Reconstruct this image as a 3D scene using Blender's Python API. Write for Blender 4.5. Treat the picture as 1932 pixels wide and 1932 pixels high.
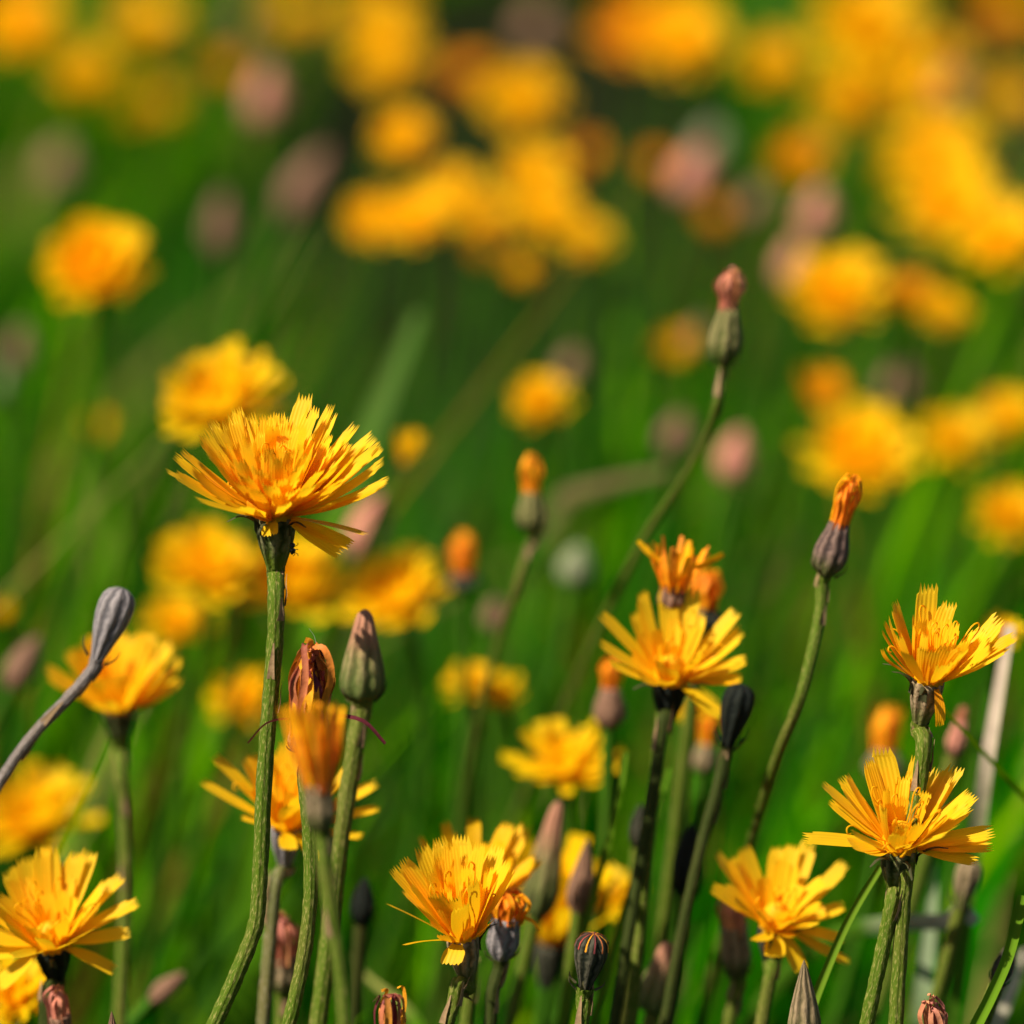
import bpy, math, random
import numpy as np
from mathutils import Vector, Matrix

for o in list(bpy.data.objects):
    bpy.data.objects.remove(o)
scene = bpy.context.scene
COL = scene.collection

# ------------------------------------------------------------------ camera
CAM_H, PITCH, TAN = 0.45, math.radians(13.5), 0.24
FOCUS = 0.58
cd = bpy.data.cameras.new("camera")
cam = bpy.data.objects.new("camera", cd)
COL.objects.link(cam)
cam.location = (0, 0, CAM_H)
cam.rotation_euler = (math.radians(90) - PITCH, 0, 0)
cd.sensor_width = 24
cd.lens = 100
cd.clip_start = 0.02
cd.clip_end = 2000
cd.dof.use_dof = True
cd.dof.focus_distance = FOCUS
cd.dof.aperture_fstop = 6.7
scene.camera = cam

# ------------------------------------------------------------------ light
SUN_EL, SUN_AZ = math.radians(47), math.radians(-121)     # azimuth clockwise from +Y
sun_dir = Vector((math.cos(SUN_EL) * math.sin(SUN_AZ), math.cos(SUN_EL) * math.cos(SUN_AZ), math.sin(SUN_EL)))
w = bpy.data.worlds.new("World")
scene.world = w
w.use_nodes = True
nt = w.node_tree
sky = nt.nodes.new('ShaderNodeTexSky')
sky.sky_type = 'NISHITA'
sky.sun_disc = False
sky.sun_elevation = SUN_EL
sky.sun_rotation = SUN_AZ
bg = nt.nodes['Background']
bg.inputs[1].default_value = 0.05
nt.links.new(sky.outputs[0], bg.inputs[0])
sl = bpy.data.lights.new("sun", 'SUN')
sl.energy = 4.8
sl.angle = math.radians(0.5)
sl.color = (1.0, 0.94, 0.84)
so = bpy.data.objects.new("sun", sl)
COL.objects.link(so)
so.rotation_euler = sun_dir.to_track_quat('Z', 'Y').to_euler()
scene.view_settings.view_transform = 'Standard'
scene.view_settings.look = 'None'
scene.view_settings.exposure = 0.85
scene.view_settings.gamma = 1.0
scene.cycles.max_bounces = 14
scene.cycles.diffuse_bounces = 10
scene.cycles.transmission_bounces = 10

FWD = Vector((0, math.cos(PITCH), -math.sin(PITCH)))
UPV = Vector((0, math.sin(PITCH), math.cos(PITCH)))
RGT = Vector((1, 0, 0))
CAMP = Vector((0, 0, CAM_H))


def P(x, y, d):
    """point in the meadow at a depth d (m) seen at picture position x, y"""
    s = TAN * d / 1932.0
    return CAMP + FWD * d + RGT * ((x - 966) * s) + UPV * ((966 - y) * s)


def mm(px, d):
    return px * TAN * d / 1932.0


# ------------------------------------------------------------------ materials
class NB:
    def __init__(s, name):
        s.m = bpy.data.materials.new(name)
        s.m.use_nodes = True
        s.t = s.m.node_tree
        s.t.nodes.clear()
        s.out = s.n('ShaderNodeOutputMaterial')

    def n(s, typ, **kw):
        nd = s.t.nodes.new(typ)
        for k, v in kw.items():
            setattr(nd, k, v)
        return nd

    def put(s, sock, v):
        if hasattr(v, 'is_linked') or isinstance(v, bpy.types.NodeSocket):
            s.t.links.new(v, sock)
        elif isinstance(v, tuple) and len(v) == 3 and sock.type == 'RGBA':
            sock.default_value = (*v, 1)
        else:
            sock.default_value = v

    def math(s, op, a, b=0.0, c=None):
        nd = s.n('ShaderNodeMath', operation=op)
        s.put(nd.inputs[0], a)
        s.put(nd.inputs[1], b)
        if c is not None:
            s.put(nd.inputs[2], c)
        return nd.outputs[0]

    def mix(s, f, a, b, blend='MIX'):
        nd = s.n('ShaderNodeMix', data_type='RGBA', blend_type=blend)
        s.put(nd.inputs['Factor'], f)
        s.put(nd.inputs[6], a)
        s.put(nd.inputs[7], b)
        return nd.outputs[2]

    def ramp(s, f, stops):
        nd = s.n('ShaderNodeValToRGB')
        els = nd.color_ramp.elements
        while len(els) < len(stops):
            els.new(0.5)
        for e, (p, c) in zip(els, stops):
            e.position = p
            e.color = (*c, 1)
        s.put(nd.inputs[0], f)
        return nd.outputs[0]

    def noise(s, vec, scale, detail=3.0, rough=0.55):
        nd = s.n('ShaderNodeTexNoise')
        s.put(nd.inputs['Vector'], vec)
        nd.inputs['Scale'].default_value = scale
        nd.inputs['Detail'].default_value = detail
        nd.inputs['Roughness'].default_value = rough
        return nd.outputs['Fac']

    def uv(s):
        nd = s.n('ShaderNodeTexCoord')
        sp = s.n('ShaderNodeSeparateXYZ')
        s.t.links.new(nd.outputs['UV'], sp.inputs[0])
        return nd.outputs['UV'], sp.outputs[0], sp.outputs[1], nd.outputs['Object']

    def comb(s, x, y, z=0.0):
        nd = s.n('ShaderNodeCombineXYZ')
        s.put(nd.inputs[0], x)
        s.put(nd.inputs[1], y)
        s.put(nd.inputs[2], z)
        return nd.outputs[0]

    def finish(s, col, rough=0.6, spec=0.2, trans=0.0, tcol=None, bump=None, bstr=0.3, bdist=0.0003):
        p = s.n('ShaderNodeBsdfPrincipled')
        s.put(p.inputs['Base Color'], col)
        p.inputs['Roughness'].default_value = rough
        p.inputs['Specular IOR Level'].default_value = spec
        if bump is not None:
            b = s.n('ShaderNodeBump')
            b.inputs['Strength'].default_value = bstr
            b.inputs['Distance'].default_value = bdist
            s.put(b.inputs['Height'], bump)
            s.t.links.new(b.outputs[0], p.inputs['Normal'])
        sh = p.outputs[0]
        if trans > 0:
            tr = s.n('ShaderNodeBsdfTranslucent')
            s.put(tr.inputs[0], tcol if tcol is not None else col)
            mx = s.n('ShaderNodeMixShader')
            mx.inputs[0].default_value = trans
            s.t.links.new(sh, mx.inputs[1])
            s.t.links.new(tr.outputs[0], mx.inputs[2])
            sh = mx.outputs[0]
        s.t.links.new(sh, s.out.inputs[0])
        return s.m


def petal_mat(name, c0, c1, c2, red=0.66, trans=0.5):
    b = NB(name)
    uvv, u, v, ob = b.uv()
    col = b.ramp(v, [(0.0, c0), (0.42, c1), (1.0, c2)])
    ridge = b.math('SINE', b.math('MULTIPLY', u, 31.4))
    rid01 = b.math('MULTIPLY_ADD', ridge, 0.5, 0.5)
    lines = b.math('POWER', rid01, 5.0)
    col = b.mix(b.math('MULTIPLY', lines, 0.16), col, tuple(x * f for x, f in zip(c0, (0.82, 0.72, 0.6))))
    oi = b.n('ShaderNodeObjectInfo')
    geo = b.n('ShaderNodeNewGeometry')
    nz = b.noise(geo.outputs['Position'], 420.0, 3.0)
    tip = b.n('ShaderNodeMapRange')
    b.put(tip.inputs[0], v)
    tip.inputs[1].default_value = 0.86
    tip.inputs[2].default_value = 1.0
    spot = b.n('ShaderNodeMapRange')
    b.put(spot.inputs[0], nz)
    spot.inputs[1].default_value = red
    spot.inputs[2].default_value = red + 0.12
    msk = b.math('MULTIPLY', tip.outputs[0], spot.outputs[0])
    col = b.mix(b.math('MULTIPLY', msk, 0.75), col, (0.42, 0.09, 0.01))
    br = b.math('MULTIPLY_ADD', oi.outputs['Random'], 0.16, 0.9)
    br = b.math('MULTIPLY', br, b.math('MULTIPLY_ADD', nz, 0.22, 0.89))
    hs = b.n('ShaderNodeHueSaturation')
    b.put(hs.inputs['Value'], br)
    b.put(hs.inputs['Color'], col)
    c = hs.outputs[0]
    return b.finish(c, rough=0.55, spec=0.18, trans=trans, tcol=b.mix(0.55, c, (1.0, 0.61, 0.008)), bump=ridge, bstr=0.18, bdist=0.0002)


M = {}
M['petal'] = petal_mat('yellow_petal', (0.94, 0.52, 0.002), (0.95, 0.555, 0.006), (0.95, 0.57, 0.012))
M['petal_deep'] = petal_mat('golden_petal', (0.88, 0.37, 0.001), (0.94, 0.48, 0.001), (0.95, 0.51, 0.002))
M['petal_soft'] = petal_mat('bright_yellow_petal', (0.93, 0.52, 0.001), (0.95, 0.605, 0.001), (0.95, 0.62, 0.003))
M['petal_gold'] = petal_mat('warm_yellow_petal', (0.92, 0.49, 0.001), (0.95, 0.575, 0.001), (0.95, 0.60, 0.001))
M['petal_orange'] = petal_mat('orange_petal', (0.78, 0.22, 0.003), (0.90, 0.35, 0.002), (0.92, 0.44, 0.003), red=0.5)


def stem_mat(name, lighter, dark, fuzz, amt):
    b = NB(name)
    uvv, u, v, ob = b.uv()
    geo = b.n('ShaderNodeNewGeometry').outputs['Position']
    st = b.noise(b.comb(b.math('MULTIPLY', u, 14.0), b.math('MULTIPLY', v, 130.0)), 1.0, 4.0, 0.6)
    col = b.mix(st, dark, lighter)  # streak noise mixes the two tones of the stem
    ridge = b.math('SINE', b.math('MULTIPLY', u, 50.26))
    big = b.noise(geo, 55.0, 2.0)
    mr = b.n('ShaderNodeMapRange')
    b.put(mr.inputs[0], big)
    mr.inputs[1].default_value = 0.5
    mr.inputs[2].default_value = 0.75
    col = b.mix(b.math('MULTIPLY', mr.outputs[0], 0.40 if amt > .35 else 0.1), col, (0.17, 0.10, 0.03))
    sp = b.noise(b.comb(b.math('MULTIPLY', u, 26.0), b.math('MULTIPLY', v, 900.0)), 1.0, 5.0, 0.7)
    m2 = b.n('ShaderNodeMapRange')
    b.put(m2.inputs[0], sp)
    m2.inputs[1].default_value = 0.51
    m2.inputs[2].default_value = 0.62
    col = b.mix(b.math('MULTIPLY', m2.outputs[0], amt), col, fuzz)
    h = b.math('ADD', b.math('MULTIPLY', ridge, 0.35), b.math('MULTIPLY', sp, 1.6))
    return b.finish(col, rough=0.7, spec=0.12, bump=h, bstr=0.55, bdist=0.0003)


M['stem'] = stem_mat('green_stem', (0.082, 0.128, 0.003), (0.036, 0.07, 0.002), (0.26, 0.22, 0.06), 0.8)
M['stem_far'] = stem_mat('plain_green_stem', (0.040, 0.125, 0.001), (0.014, 0.07, 0.001), (0.10, 0.14, 0.008), 0.3)
M['stem_brown'] = stem_mat('brown_green_stem', (0.13, 0.13, 0.03), (0.06, 0.07, 0.02), (0.36, 0.29, 0.2), 0.5)
M['stem_grey'] = stem_mat('grey_stem', (0.22, 0.18, 0.15), (0.07, 0.06, 0.055), (0.40, 0.34, 0.31), 0.5)
M['stem_dark'] = stem_mat('dark_stem', (0.035, 0.048, 0.003), (0.014, 0.022, 0.002), (0.10, 0.09, 0.03), 0.3)


def cup_mat(name, base, pale, line, k=8, amt=0.75, spots=0.5, tip=None, root=None):
    b = NB(name)
    uvv, u, v, ob = b.uv()
    wob = b.noise(b.comb(b.math('MULTIPLY', u, 5.0), b.math('MULTIPLY', v, 4.0)), 1.0, 2.0)
    uu = b.math('ADD', u, b.math('MULTIPLY_ADD', wob, 0.16, -0.08))
    s = b.math('MULTIPLY_ADD', b.math('COSINE', b.math('MULTIPLY', uu, 6.2832 * k)), 0.5, 0.5)
    nz = b.noise(b.comb(b.math('MULTIPLY', u, 40.0), b.math('MULTIPLY', v, 9.0)), 1.0, 5.0, 0.65)
    f = b.math('MULTIPLY', b.math('POWER', s, 0.8), b.math('MULTIPLY_ADD', nz, 1.5, -0.1))
    fc = b.n('ShaderNodeClamp')
    b.put(fc.inputs[0], b.math('MULTIPLY', f, amt))
    col = b.mix(fc.outputs[0], base, pale)
    inv = b.math('POWER', b.math('SUBTRACT', 1.0, s), 4.0)
    col = b.mix(b.math('MULTIPLY', inv, 0.6), col, line)
    n2 = b.noise(b.comb(b.math('MULTIPLY', u, 22.0), b.math('MULTIPLY', v, 12.0)), 1.0, 4.0, 0.7)
    m2 = b.n('ShaderNodeMapRange')
    b.put(m2.inputs[0], n2)
    m2.inputs[1].default_value = 0.58
    m2.inputs[2].default_value = 0.66
    col = b.mix(b.math('MULTIPLY', m2.outputs[0], spots), col, line)
    for c_, lo, hi_ in ((tip, .45, .85), (root, .55, .10)):
        if c_:
            mr = b.n('ShaderNodeMapRange')
            mr.interpolation_type = 'SMOOTHSTEP'
            b.put(mr.inputs[0], b.math('ADD', v, b.math('MULTIPLY_ADD', nz, .3, -.15)))
            mr.inputs[1].default_value = lo
            mr.inputs[2].default_value = hi_
            if lo > hi_:
                mr.inputs[1].default_value, mr.inputs[2].default_value = hi_, lo
                f_ = b.math('SUBTRACT', 1.0, mr.outputs[0])
            else:
                f_ = mr.outputs[0]
            col = b.mix(b.math('MULTIPLY', f_, .85), col, c_)
    return b.finish(col, rough=0.75, spec=0.1, bump=b.math('ADD', nz, s), bstr=0.6, bdist=0.0004)


M['cup'] = cup_mat('green_involucre', (0.045, 0.065, 0.008), (0.24, 0.20, 0.10), (0.012, 0.016, 0.004), root=(0.075, 0.11, 0.004))
M['cup_brown'] = cup_mat('brown_involucre', (0.16, 0.115, 0.05), (0.38, 0.26, 0.15), (0.03, 0.028, 0.014), root=(0.09, 0.10, 0.02))
M['cup_green'] = cup_mat('pale_green_involucre', (0.11, 0.11, 0.025), (0.30, 0.23, 0.10), (0.03, 0.045, 0.012), root=(0.06, 0.09, 0.01))
M['cup_green_pink'] = cup_mat('pink_tipped_involucre', (0.13, 0.125, 0.03), (0.32, 0.23, 0.11), (0.045, 0.05, 0.018), tip=(0.40, 0.17, 0.10), root=(0.07, 0.10, 0.02))
M['cup_purple'] = cup_mat('purple_brown_involucre', (0.085, 0.05, 0.04), (0.27, 0.17, 0.12), (0.015, 0.014, 0.012), root=(0.07, 0.085, 0.015))
M['cup_grey'] = cup_mat('grey_involucre', (0.15, 0.13, 0.12), (0.33, 0.28, 0.26), (0.06, 0.055, 0.06))
M['cup_dark'] = cup_mat('dark_involucre', (0.016, 0.02, 0.008), (0.16, 0.13, 0.09), (0.006, 0.006, 0.006), amt=0.55)
M['cup_black'] = cup_mat('blackish_involucre', (0.008, 0.011, 0.007), (0.022, 0.022, 0.016), (0.004, 0.004, 0.004), amt=0.5)  # near-black; also stands in for shade on the shadowed bud
M['cup_pink'] = cup_mat('pinkish_involucre', (0.45, 0.16, 0.10), (0.58, 0.26, 0.17), (0.22, 0.08, 0.05), amt=0.9)
M['cup_dullpink'] = cup_mat('dull_pink_involucre', (0.18, 0.09, 0.05), (0.28, 0.15, 0.09), (0.08, 0.045, 0.025), amt=0.9)
M['cup_white'] = cup_mat('pale_grey_involucre', (0.17, 0.19, 0.09), (0.27, 0.27, 0.15), (0.10, 0.11, 0.05), amt=0.9)


def colattr_mat(name, rough=0.6, spec=0.15, trans=0.3, nscale=300.0, namt=0.5, bump=True):
    b = NB(name)
    at = b.n('ShaderNodeAttribute', attribute_name='col')
    geo = b.n('ShaderNodeNewGeometry').outputs['Position']
    nz = b.noise(geo, nscale, 3.0)
    hs = b.n('ShaderNodeHueSaturation')
    b.put(hs.inputs['Value'], b.math('MULTIPLY_ADD', nz, namt * 2, 1.0 - namt))
    b.put(hs.inputs['Color'], at.outputs[0])
    return b.finish(hs.outputs[0], rough=rough, spec=spec, trans=trans, bump=nz if bump else None, bstr=0.5, bdist=0.0004)


M['withered'] = colattr_mat('withered_floret', trans=0.22, nscale=700.0)
M['grass'] = colattr_mat('grass_blade', rough=0.8, spec=0.0, trans=0.24, nscale=60.0, namt=0.25, bump=False)
M['straw'] = colattr_mat('dry_straw', rough=0.6, spec=0.2, trans=0.25, nscale=500.0, namt=0.3)
M['bract'] = colattr_mat('dark_bract', rough=0.7, spec=0.15, trans=0.12, nscale=900.0, namt=0.5)
bb = NB('insect_shell')
bb.finish((0.012, 0.010, 0.008), rough=0.35, spec=0.5)
M['insect'] = bb.m
bb = NB('silk')
bb.finish((0.5, 0.5, 0.45), rough=0.4, spec=0.5)
M['silk'] = bb.m

# ground
bb = NB('ground_soil')
g = bb.n('ShaderNodeNewGeometry').outputs['Position']
n1 = bb.noise(g, 14.0, 5.0, 0.6)
n2 = bb.noise(g, 140.0, 5.0, 0.65)
c = bb.ramp(n1, [(0.3, (0.005, 0.008, 0.001)), (0.55, (0.008, 0.014, 0.001)), (0.75, (0.020, 0.018, 0.004))])
c = bb.mix(bb.math('MULTIPLY', n2, 0.6), c, (0.02, 0.022, 0.008))
M['ground'] = bb.finish(c, rough=0.95, spec=0.03, bump=n2, bstr=0.8, bdist=0.01)


# ------------------------------------------------------------------ mesh helpers
class MB:
    def __init__(s):
        s.v, s.f, s.uv, s.col = [], [], [], []

    def grid(s, rows, uvs=None, col=(1, 1, 1), closed=False):
        """rows: list of rows of Vectors"""
        b = len(s.v)
        nr, nc = len(rows), len(rows[0])
        for j, r in enumerate(rows):
            for i, p in enumerate(r):
                s.v.append(tuple(p))
                if uvs:
                    s.uv.append(uvs[j][i])
                else:
                    s.uv.append((i / max(1, nc - 1), j / max(1, nr - 1)))
                s.col.append(col[j] if isinstance(col, list) else col)
        for j in range(nr - 1):
            for i in range(nc - 1):
                a = b + j * nc + i
                s.f.append((a, a + 1, a + nc + 1, a + nc))

    def build(s, name, mat, parent=None, mw=None, smooth=True):
        me = bpy.data.meshes.new(name)
        me.from_pydata(s.v, [], s.f)
        me.materials.append(mat)
        if smooth:
            me.polygons.foreach_set('use_smooth', [True] * len(me.polygons))
        ul = me.uv_layers.new(name='UVMap')
        li = np.empty(len(me.loops), dtype=np.int32)
        me.loops.foreach_get('vertex_index', li)
        ul.data.foreach_set('uv', np.array(s.uv, dtype=np.float32)[li].ravel())
        ca = me.color_attributes.new('col', 'FLOAT_COLOR', 'POINT')
        c4 = np.ones((len(s.v), 4), dtype=np.float32)
        c4[:, :3] = np.array(s.col, dtype=np.float32)
        ca.data.foreach_set('color', c4.ravel())
        o = bpy.data.objects.new(name, me)
        COL.objects.link(o)
        if parent is not None:
            o.parent = parent
        if mw is not None:
            o.matrix_basis = mw
        return o


def frame(pos, axis, hint=Vector((0, -1, 0.15))):
    z = Vector(axis).normalized()
    x = z.cross(hint)
    if x.length < 1e-4:
        x = Vector((1, 0, 0))
    x.normalize()
    y = z.cross(x)
    m = Matrix((x, y, z)).transposed().to_4x4()
    m.translation = pos
    return m


def catmull(pts, per=8):
    pts = [Vector(p) for p in pts]
    ext = [pts[0] * 2 - pts[1]] + pts + [pts[-1] * 2 - pts[-2]]
    out = []
    for k in range(1, len(ext) - 2):
        p0, p1, p2, p3 = ext[k - 1], ext[k], ext[k + 1], ext[k + 2]
        for i in range(per):
            t = i / per
            out.append(0.5 * ((2 * p1) + (p2 - p0) * t + (2 * p0 - 5 * p1 + 4 * p2 - p3) * t * t + (3 * p1 - p0 - 3 * p2 + p3) * t ** 3))
    out.append(ext[-2])
    return out


def tube(mb, path, radii, ns=10, rng=None, rough=0.0, col=(1, 1, 1), cap=False):
    n = len(path)
    prev = None
    rows, uvs = [], []
    acc = 0.0
    for k, p in enumerate(path):
        if k:
            acc += (path[k] - path[k - 1]).length
        t = (path[min(k + 1, n - 1)] - path[max(k - 1, 0)]).normalized()
        if prev is None:
            a = t.orthogonal().normalized()
            ref = Vector((0, -1, 0))
            a = (ref - t * ref.dot(t)).normalized()
        else:
            a = (prev - t * prev.dot(t)).normalized()
        prev = a
        b = t.cross(a)
        r = radii[k] if not callable(radii) else radii(k / (n - 1))
        row, uvr = [], []
        jit = [1 + (rng.uniform(-rough, rough) if rng else 0) for _ in range(ns)]
        for i in range(ns + 1):
            th = 2 * math.pi * i / ns
            rr = r * jit[i % ns]
            row.append(p + (a * math.cos(th) + b * math.sin(th)) * rr)
            uvr.append((i / ns, acc))
        rows.append(row)
        uvs.append(uvr)
    if cap:
        rows = [[path[0]] * (ns + 1)] + rows + [[path[-1]] * (ns + 1)]
        uvs = [uvs[0]] + uvs + [uvs[-1]]
    mb.grid(rows, uvs, col)


def ribbon(mb, path, widths, side, col, fold=0.0, nx=3, twist=0.0):
    n = len(path)
    rows = []
    for k, p in enumerate(path):
        t = (path[min(k + 1, n - 1)] - path[max(k - 1, 0)]).normalized()
        s0 = Vector(side)
        s0 = (s0 - t * s0.dot(t)).normalized()
        if twist:
            s0 = Matrix.Rotation(twist * k / (n - 1), 3, t) @ s0
        nrm = t.cross(s0)
        w_ = widths(k / (n - 1))
        rows.append([p + s0 * (w_ * 0.5 * u) + nrm * (fold * w_ * u * u) for u in [(-1 + 2 * i / (nx - 1)) for i in range(nx)]])
    mb.grid(rows, None, col)


def lathe(mb, prof, ns=39, ridges=13, ramp=0.06, rng=None):
    """prof: list of (z, r)"""
    rows, uvs = [], []
    z0, z1 = prof[0][0], prof[-1][0]
    for (z, r) in prof:
        t = (z - z0) / (z1 - z0)
        row, uvr = [], []
        for i in range(ns + 1):
            th = 2 * math.pi * i / ns
            rr = r * (1 + ramp * math.cos(ridges * th))
            row.append(Vector((rr * math.cos(th), rr * math.sin(th), z)))
            uvr.append((i / ns, t))
        rows.append(row)
        uvs.append(uvr)
    mb.grid(rows, uvs)


TS = [0, .1, .22, .35, .48, .6, .71, .8, .875, 1.0]


def petal_rows(L, w, curl, cup, rng, hi=True, teeth=0.12, tipcurl=0.0):
    ts = TS if hi else [0, .3, .65, 1.0]
    nx = 11 if hi else 3
    notch = [teeth * rng.uniform(0.5, 1.3) for _ in range(nx)]
    wob = rng.uniform(-0.12, 0.12)
    rows, uvs = [], []
    x = z = 0.0
    pt = 0.0
    for t in ts:
        ang = curl * ((t + pt) / 2) + tipcurl * max(0, (t + pt) / 2 - 0.6) / 0.4
        x += (t - pt) * L * math.cos(ang)
        z += (t - pt) * L * math.sin(ang)
        pt = t
        st = min(1.0, t / 0.55)
        st = st * st * (3 - 2 * st)
        wp = w * (0.42 + 0.58 * st) * (1 - 0.10 * max(0, (t - .8) / .2))
        row, uvr = [], []
        for i in range(nx):
            u = -1 + 2 * i / (nx - 1)
            dx = dz = 0.0
            if hi and t == 1.0:
                if i % 2 == 0:
                    dx = -notch[i] * L
                elif True:
                    dx = -notch[i] * 0.25 * L + (0.02 * L)
                dz = 0
            pl = (0.014 * w * (1 if i % 2 else -1) * min(1, t * 2)) if hi else 0
            zz = z + cup * w * u * u + pl
            row.append(Vector((x + dx * math.cos(ang), u * wp / 2 + wob * L * t * t, zz + dx * math.sin(ang))))
            uvr.append((i / (nx - 1), t))
        rows.append(row)
        uvs.append(uvr)
    return rows, uvs


def petal_matrix(az, el, r0, z0, roll=0.0):
    ca, sa, ce, se = math.cos(az), math.sin(az), math.cos(el), math.sin(el)
    X = Vector((ca * ce, sa * ce, se))
    Z = Vector((-ca * se, -sa * se, ce))
    Y = Z.cross(X)
    m = Matrix((X, Y, Z)).transposed().to_4x4() @ Matrix.Rotation(roll, 4, 'X')
    m.translation = Vector((ca * r0, sa * r0, z0))
    return m


def thing(name, label, cat, loc, group=None):
    o = bpy.data.objects.new(name, None)
    o.empty_display_size = 0.01
    COL.objects.link(o)
    o.location = loc
    o['label'] = label
    o['category'] = cat
    if group:
        o['group'] = group
    return o


def to_ground(pts, rng, lean=None):
    """continue a path to z=0 below its last point"""
    p = Vector(pts[-1])
    d = (Vector(pts[-1]) - Vector(pts[-2])).normalized()
    if p.z <= 0.01:
        return pts
    out = list(pts)
    h = p.z
    dirx = max(-0.5, min(0.5, d.x)) * 0.55
    diry = max(-0.4, min(0.4, d.y)) * 0.5
    if d.z > -0.3:
        d = Vector((d.x, d.y, -0.6)).normalized()
    p3 = Vector((p.x + dirx * h * 0.8, p.y + diry * h * 0.8, 0.0))
    p1 = p + d * h * 0.3
    p2 = p3 + Vector((0, 0, h * 0.35))
    step = min(0.9, (Vector(pts[-1]) - Vector(pts[-2])).length / h)
    for k in range(1, 13):
        t = (k / 12) ** 1.5
        out.append(p * (1 - t) ** 3 + p1 * 3 * t * (1 - t) ** 2 + p2 * 3 * t * t * (1 - t) + p3 * t ** 3)
    return out


def stem_path(base, axis, rng, way=None, d=None, lean=0.0):
    if way:
        pts = [base, base - axis * mm(22, d)] if len(way) and True else [base]
        pts += [P(x, y, dd) for (x, y, dd) in [(w_ if len(w_) == 3 else (*w_, d)) for w_ in way]]
        pts = to_ground(pts, rng)
        return catmull(pts, 8)
    h = base.z
    gx = base.x - h * (0.16 + rng.uniform(-0.14, 0.14)) + lean * h
    gy = base.y + rng.uniform(-0.04, 0.05)
    p3 = Vector((gx, gy, 0))
    p1 = base - axis * (0.3 * h)
    p2 = p3 + Vector((0, 0, 0.35 * h))
    out = []
    for k in range(19):
        t = k / 18
        out.append(base * (1 - t) ** 3 + p1 * 3 * t * (1 - t) ** 2 + p2 * 3 * t * t * (1 - t) + p3 * t ** 3)
    return out


def add_stem(root, path, r, rng, mat='stem', flare=1.35, scales=True, hi=True):
    org = root.location
    loc = [p - org for p in path]
    n = len(loc)
    mb = MB()

    def rad(t):
        return r * (1 + (flare - 1) * math.exp(-t * 9)) * (1 + 0.1 * t)
    tube(mb, loc, rad, 14 if hi else 7, rng, 0.075 if hi else 0.0)
    st = mb.build('stem', M['stem_far' if (mat == 'stem' and not hi) else mat], root)
    if scales and hi:
        acc = 0
        k = 2
        for _ in range(rng.randint(3, 5)):
            k += rng.randint(3, 8)
            if k >= n - 4:
                break
            sb = MB()
            p = loc[k]
            t = (loc[k - 1] - loc[k + 1]).normalized()
            th = rng.uniform(-2.6, 0.6)
            out = Vector((math.cos(th), math.sin(th) * 0.8, 0))
            out = (out - t * out.dot(t)).normalized()
            s = rng.uniform(1.0, 1.9) * 0.001
            q = [p + out * r * 1.0 - t * s * .6, p + out * (r * 1.25) + t * s * 0.3, p + out * (r * 1.22) + t * s * 1.2, p + out * (r * 1.35) + t * s * 2.0]
            ribbon(sb, q, lambda v: 0.0011 * (1 - 0.85 * v), t.cross(out), (0.24, 0.15, 0.07), fold=-0.2)
            sb.build('scale_leaf', M['bract'], st)
    return st


def add_cup(root, base, axis, r_top, length, rng, mat='cup', hi=True):
    """green cup under an open flower; base is where petals start"""
    org = root.location
    mb = MB()
    prof = [(-1.0, .50), (-.85, .62), (-.65, .80), (-.45, .93), (-.25, 1.0), (-.1, 1.02), (0, 1.0), (.03, .6), (.03, .02)]
    lathe(mb, [(z * length, r_ * r_top) for z, r_ in prof], 48 if hi else 13, 8 if hi else 0, 0.05)
    return mb.build('involucre', M[mat], root, frame(base - org, axis))


def whorl(n, el, L, w, curl, rng, jit=1.0, r0=0.0017, z0=0.0):
    out = []
    off = rng.uniform(0, 6.28)
    for k in range(n):
        out.append(dict(az=off + (k + rng.uniform(-.33, .33) * jit) * 2 * math.pi / n,
                        el=math.radians(el + rng.uniform(-9, 9) * jit),
                        L=L * rng.uniform(0.88, 1.08), w=w * rng.uniform(0.82, 1.15),
                        curl=curl + rng.uniform(-.22, .22) * jit, cup=rng.uniform(-0.02, 0.16),
                        roll=rng.uniform(-.35, .35) * jit, r0=r0, z0=z0 + rng.uniform(0, .0004)))
    return out


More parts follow.
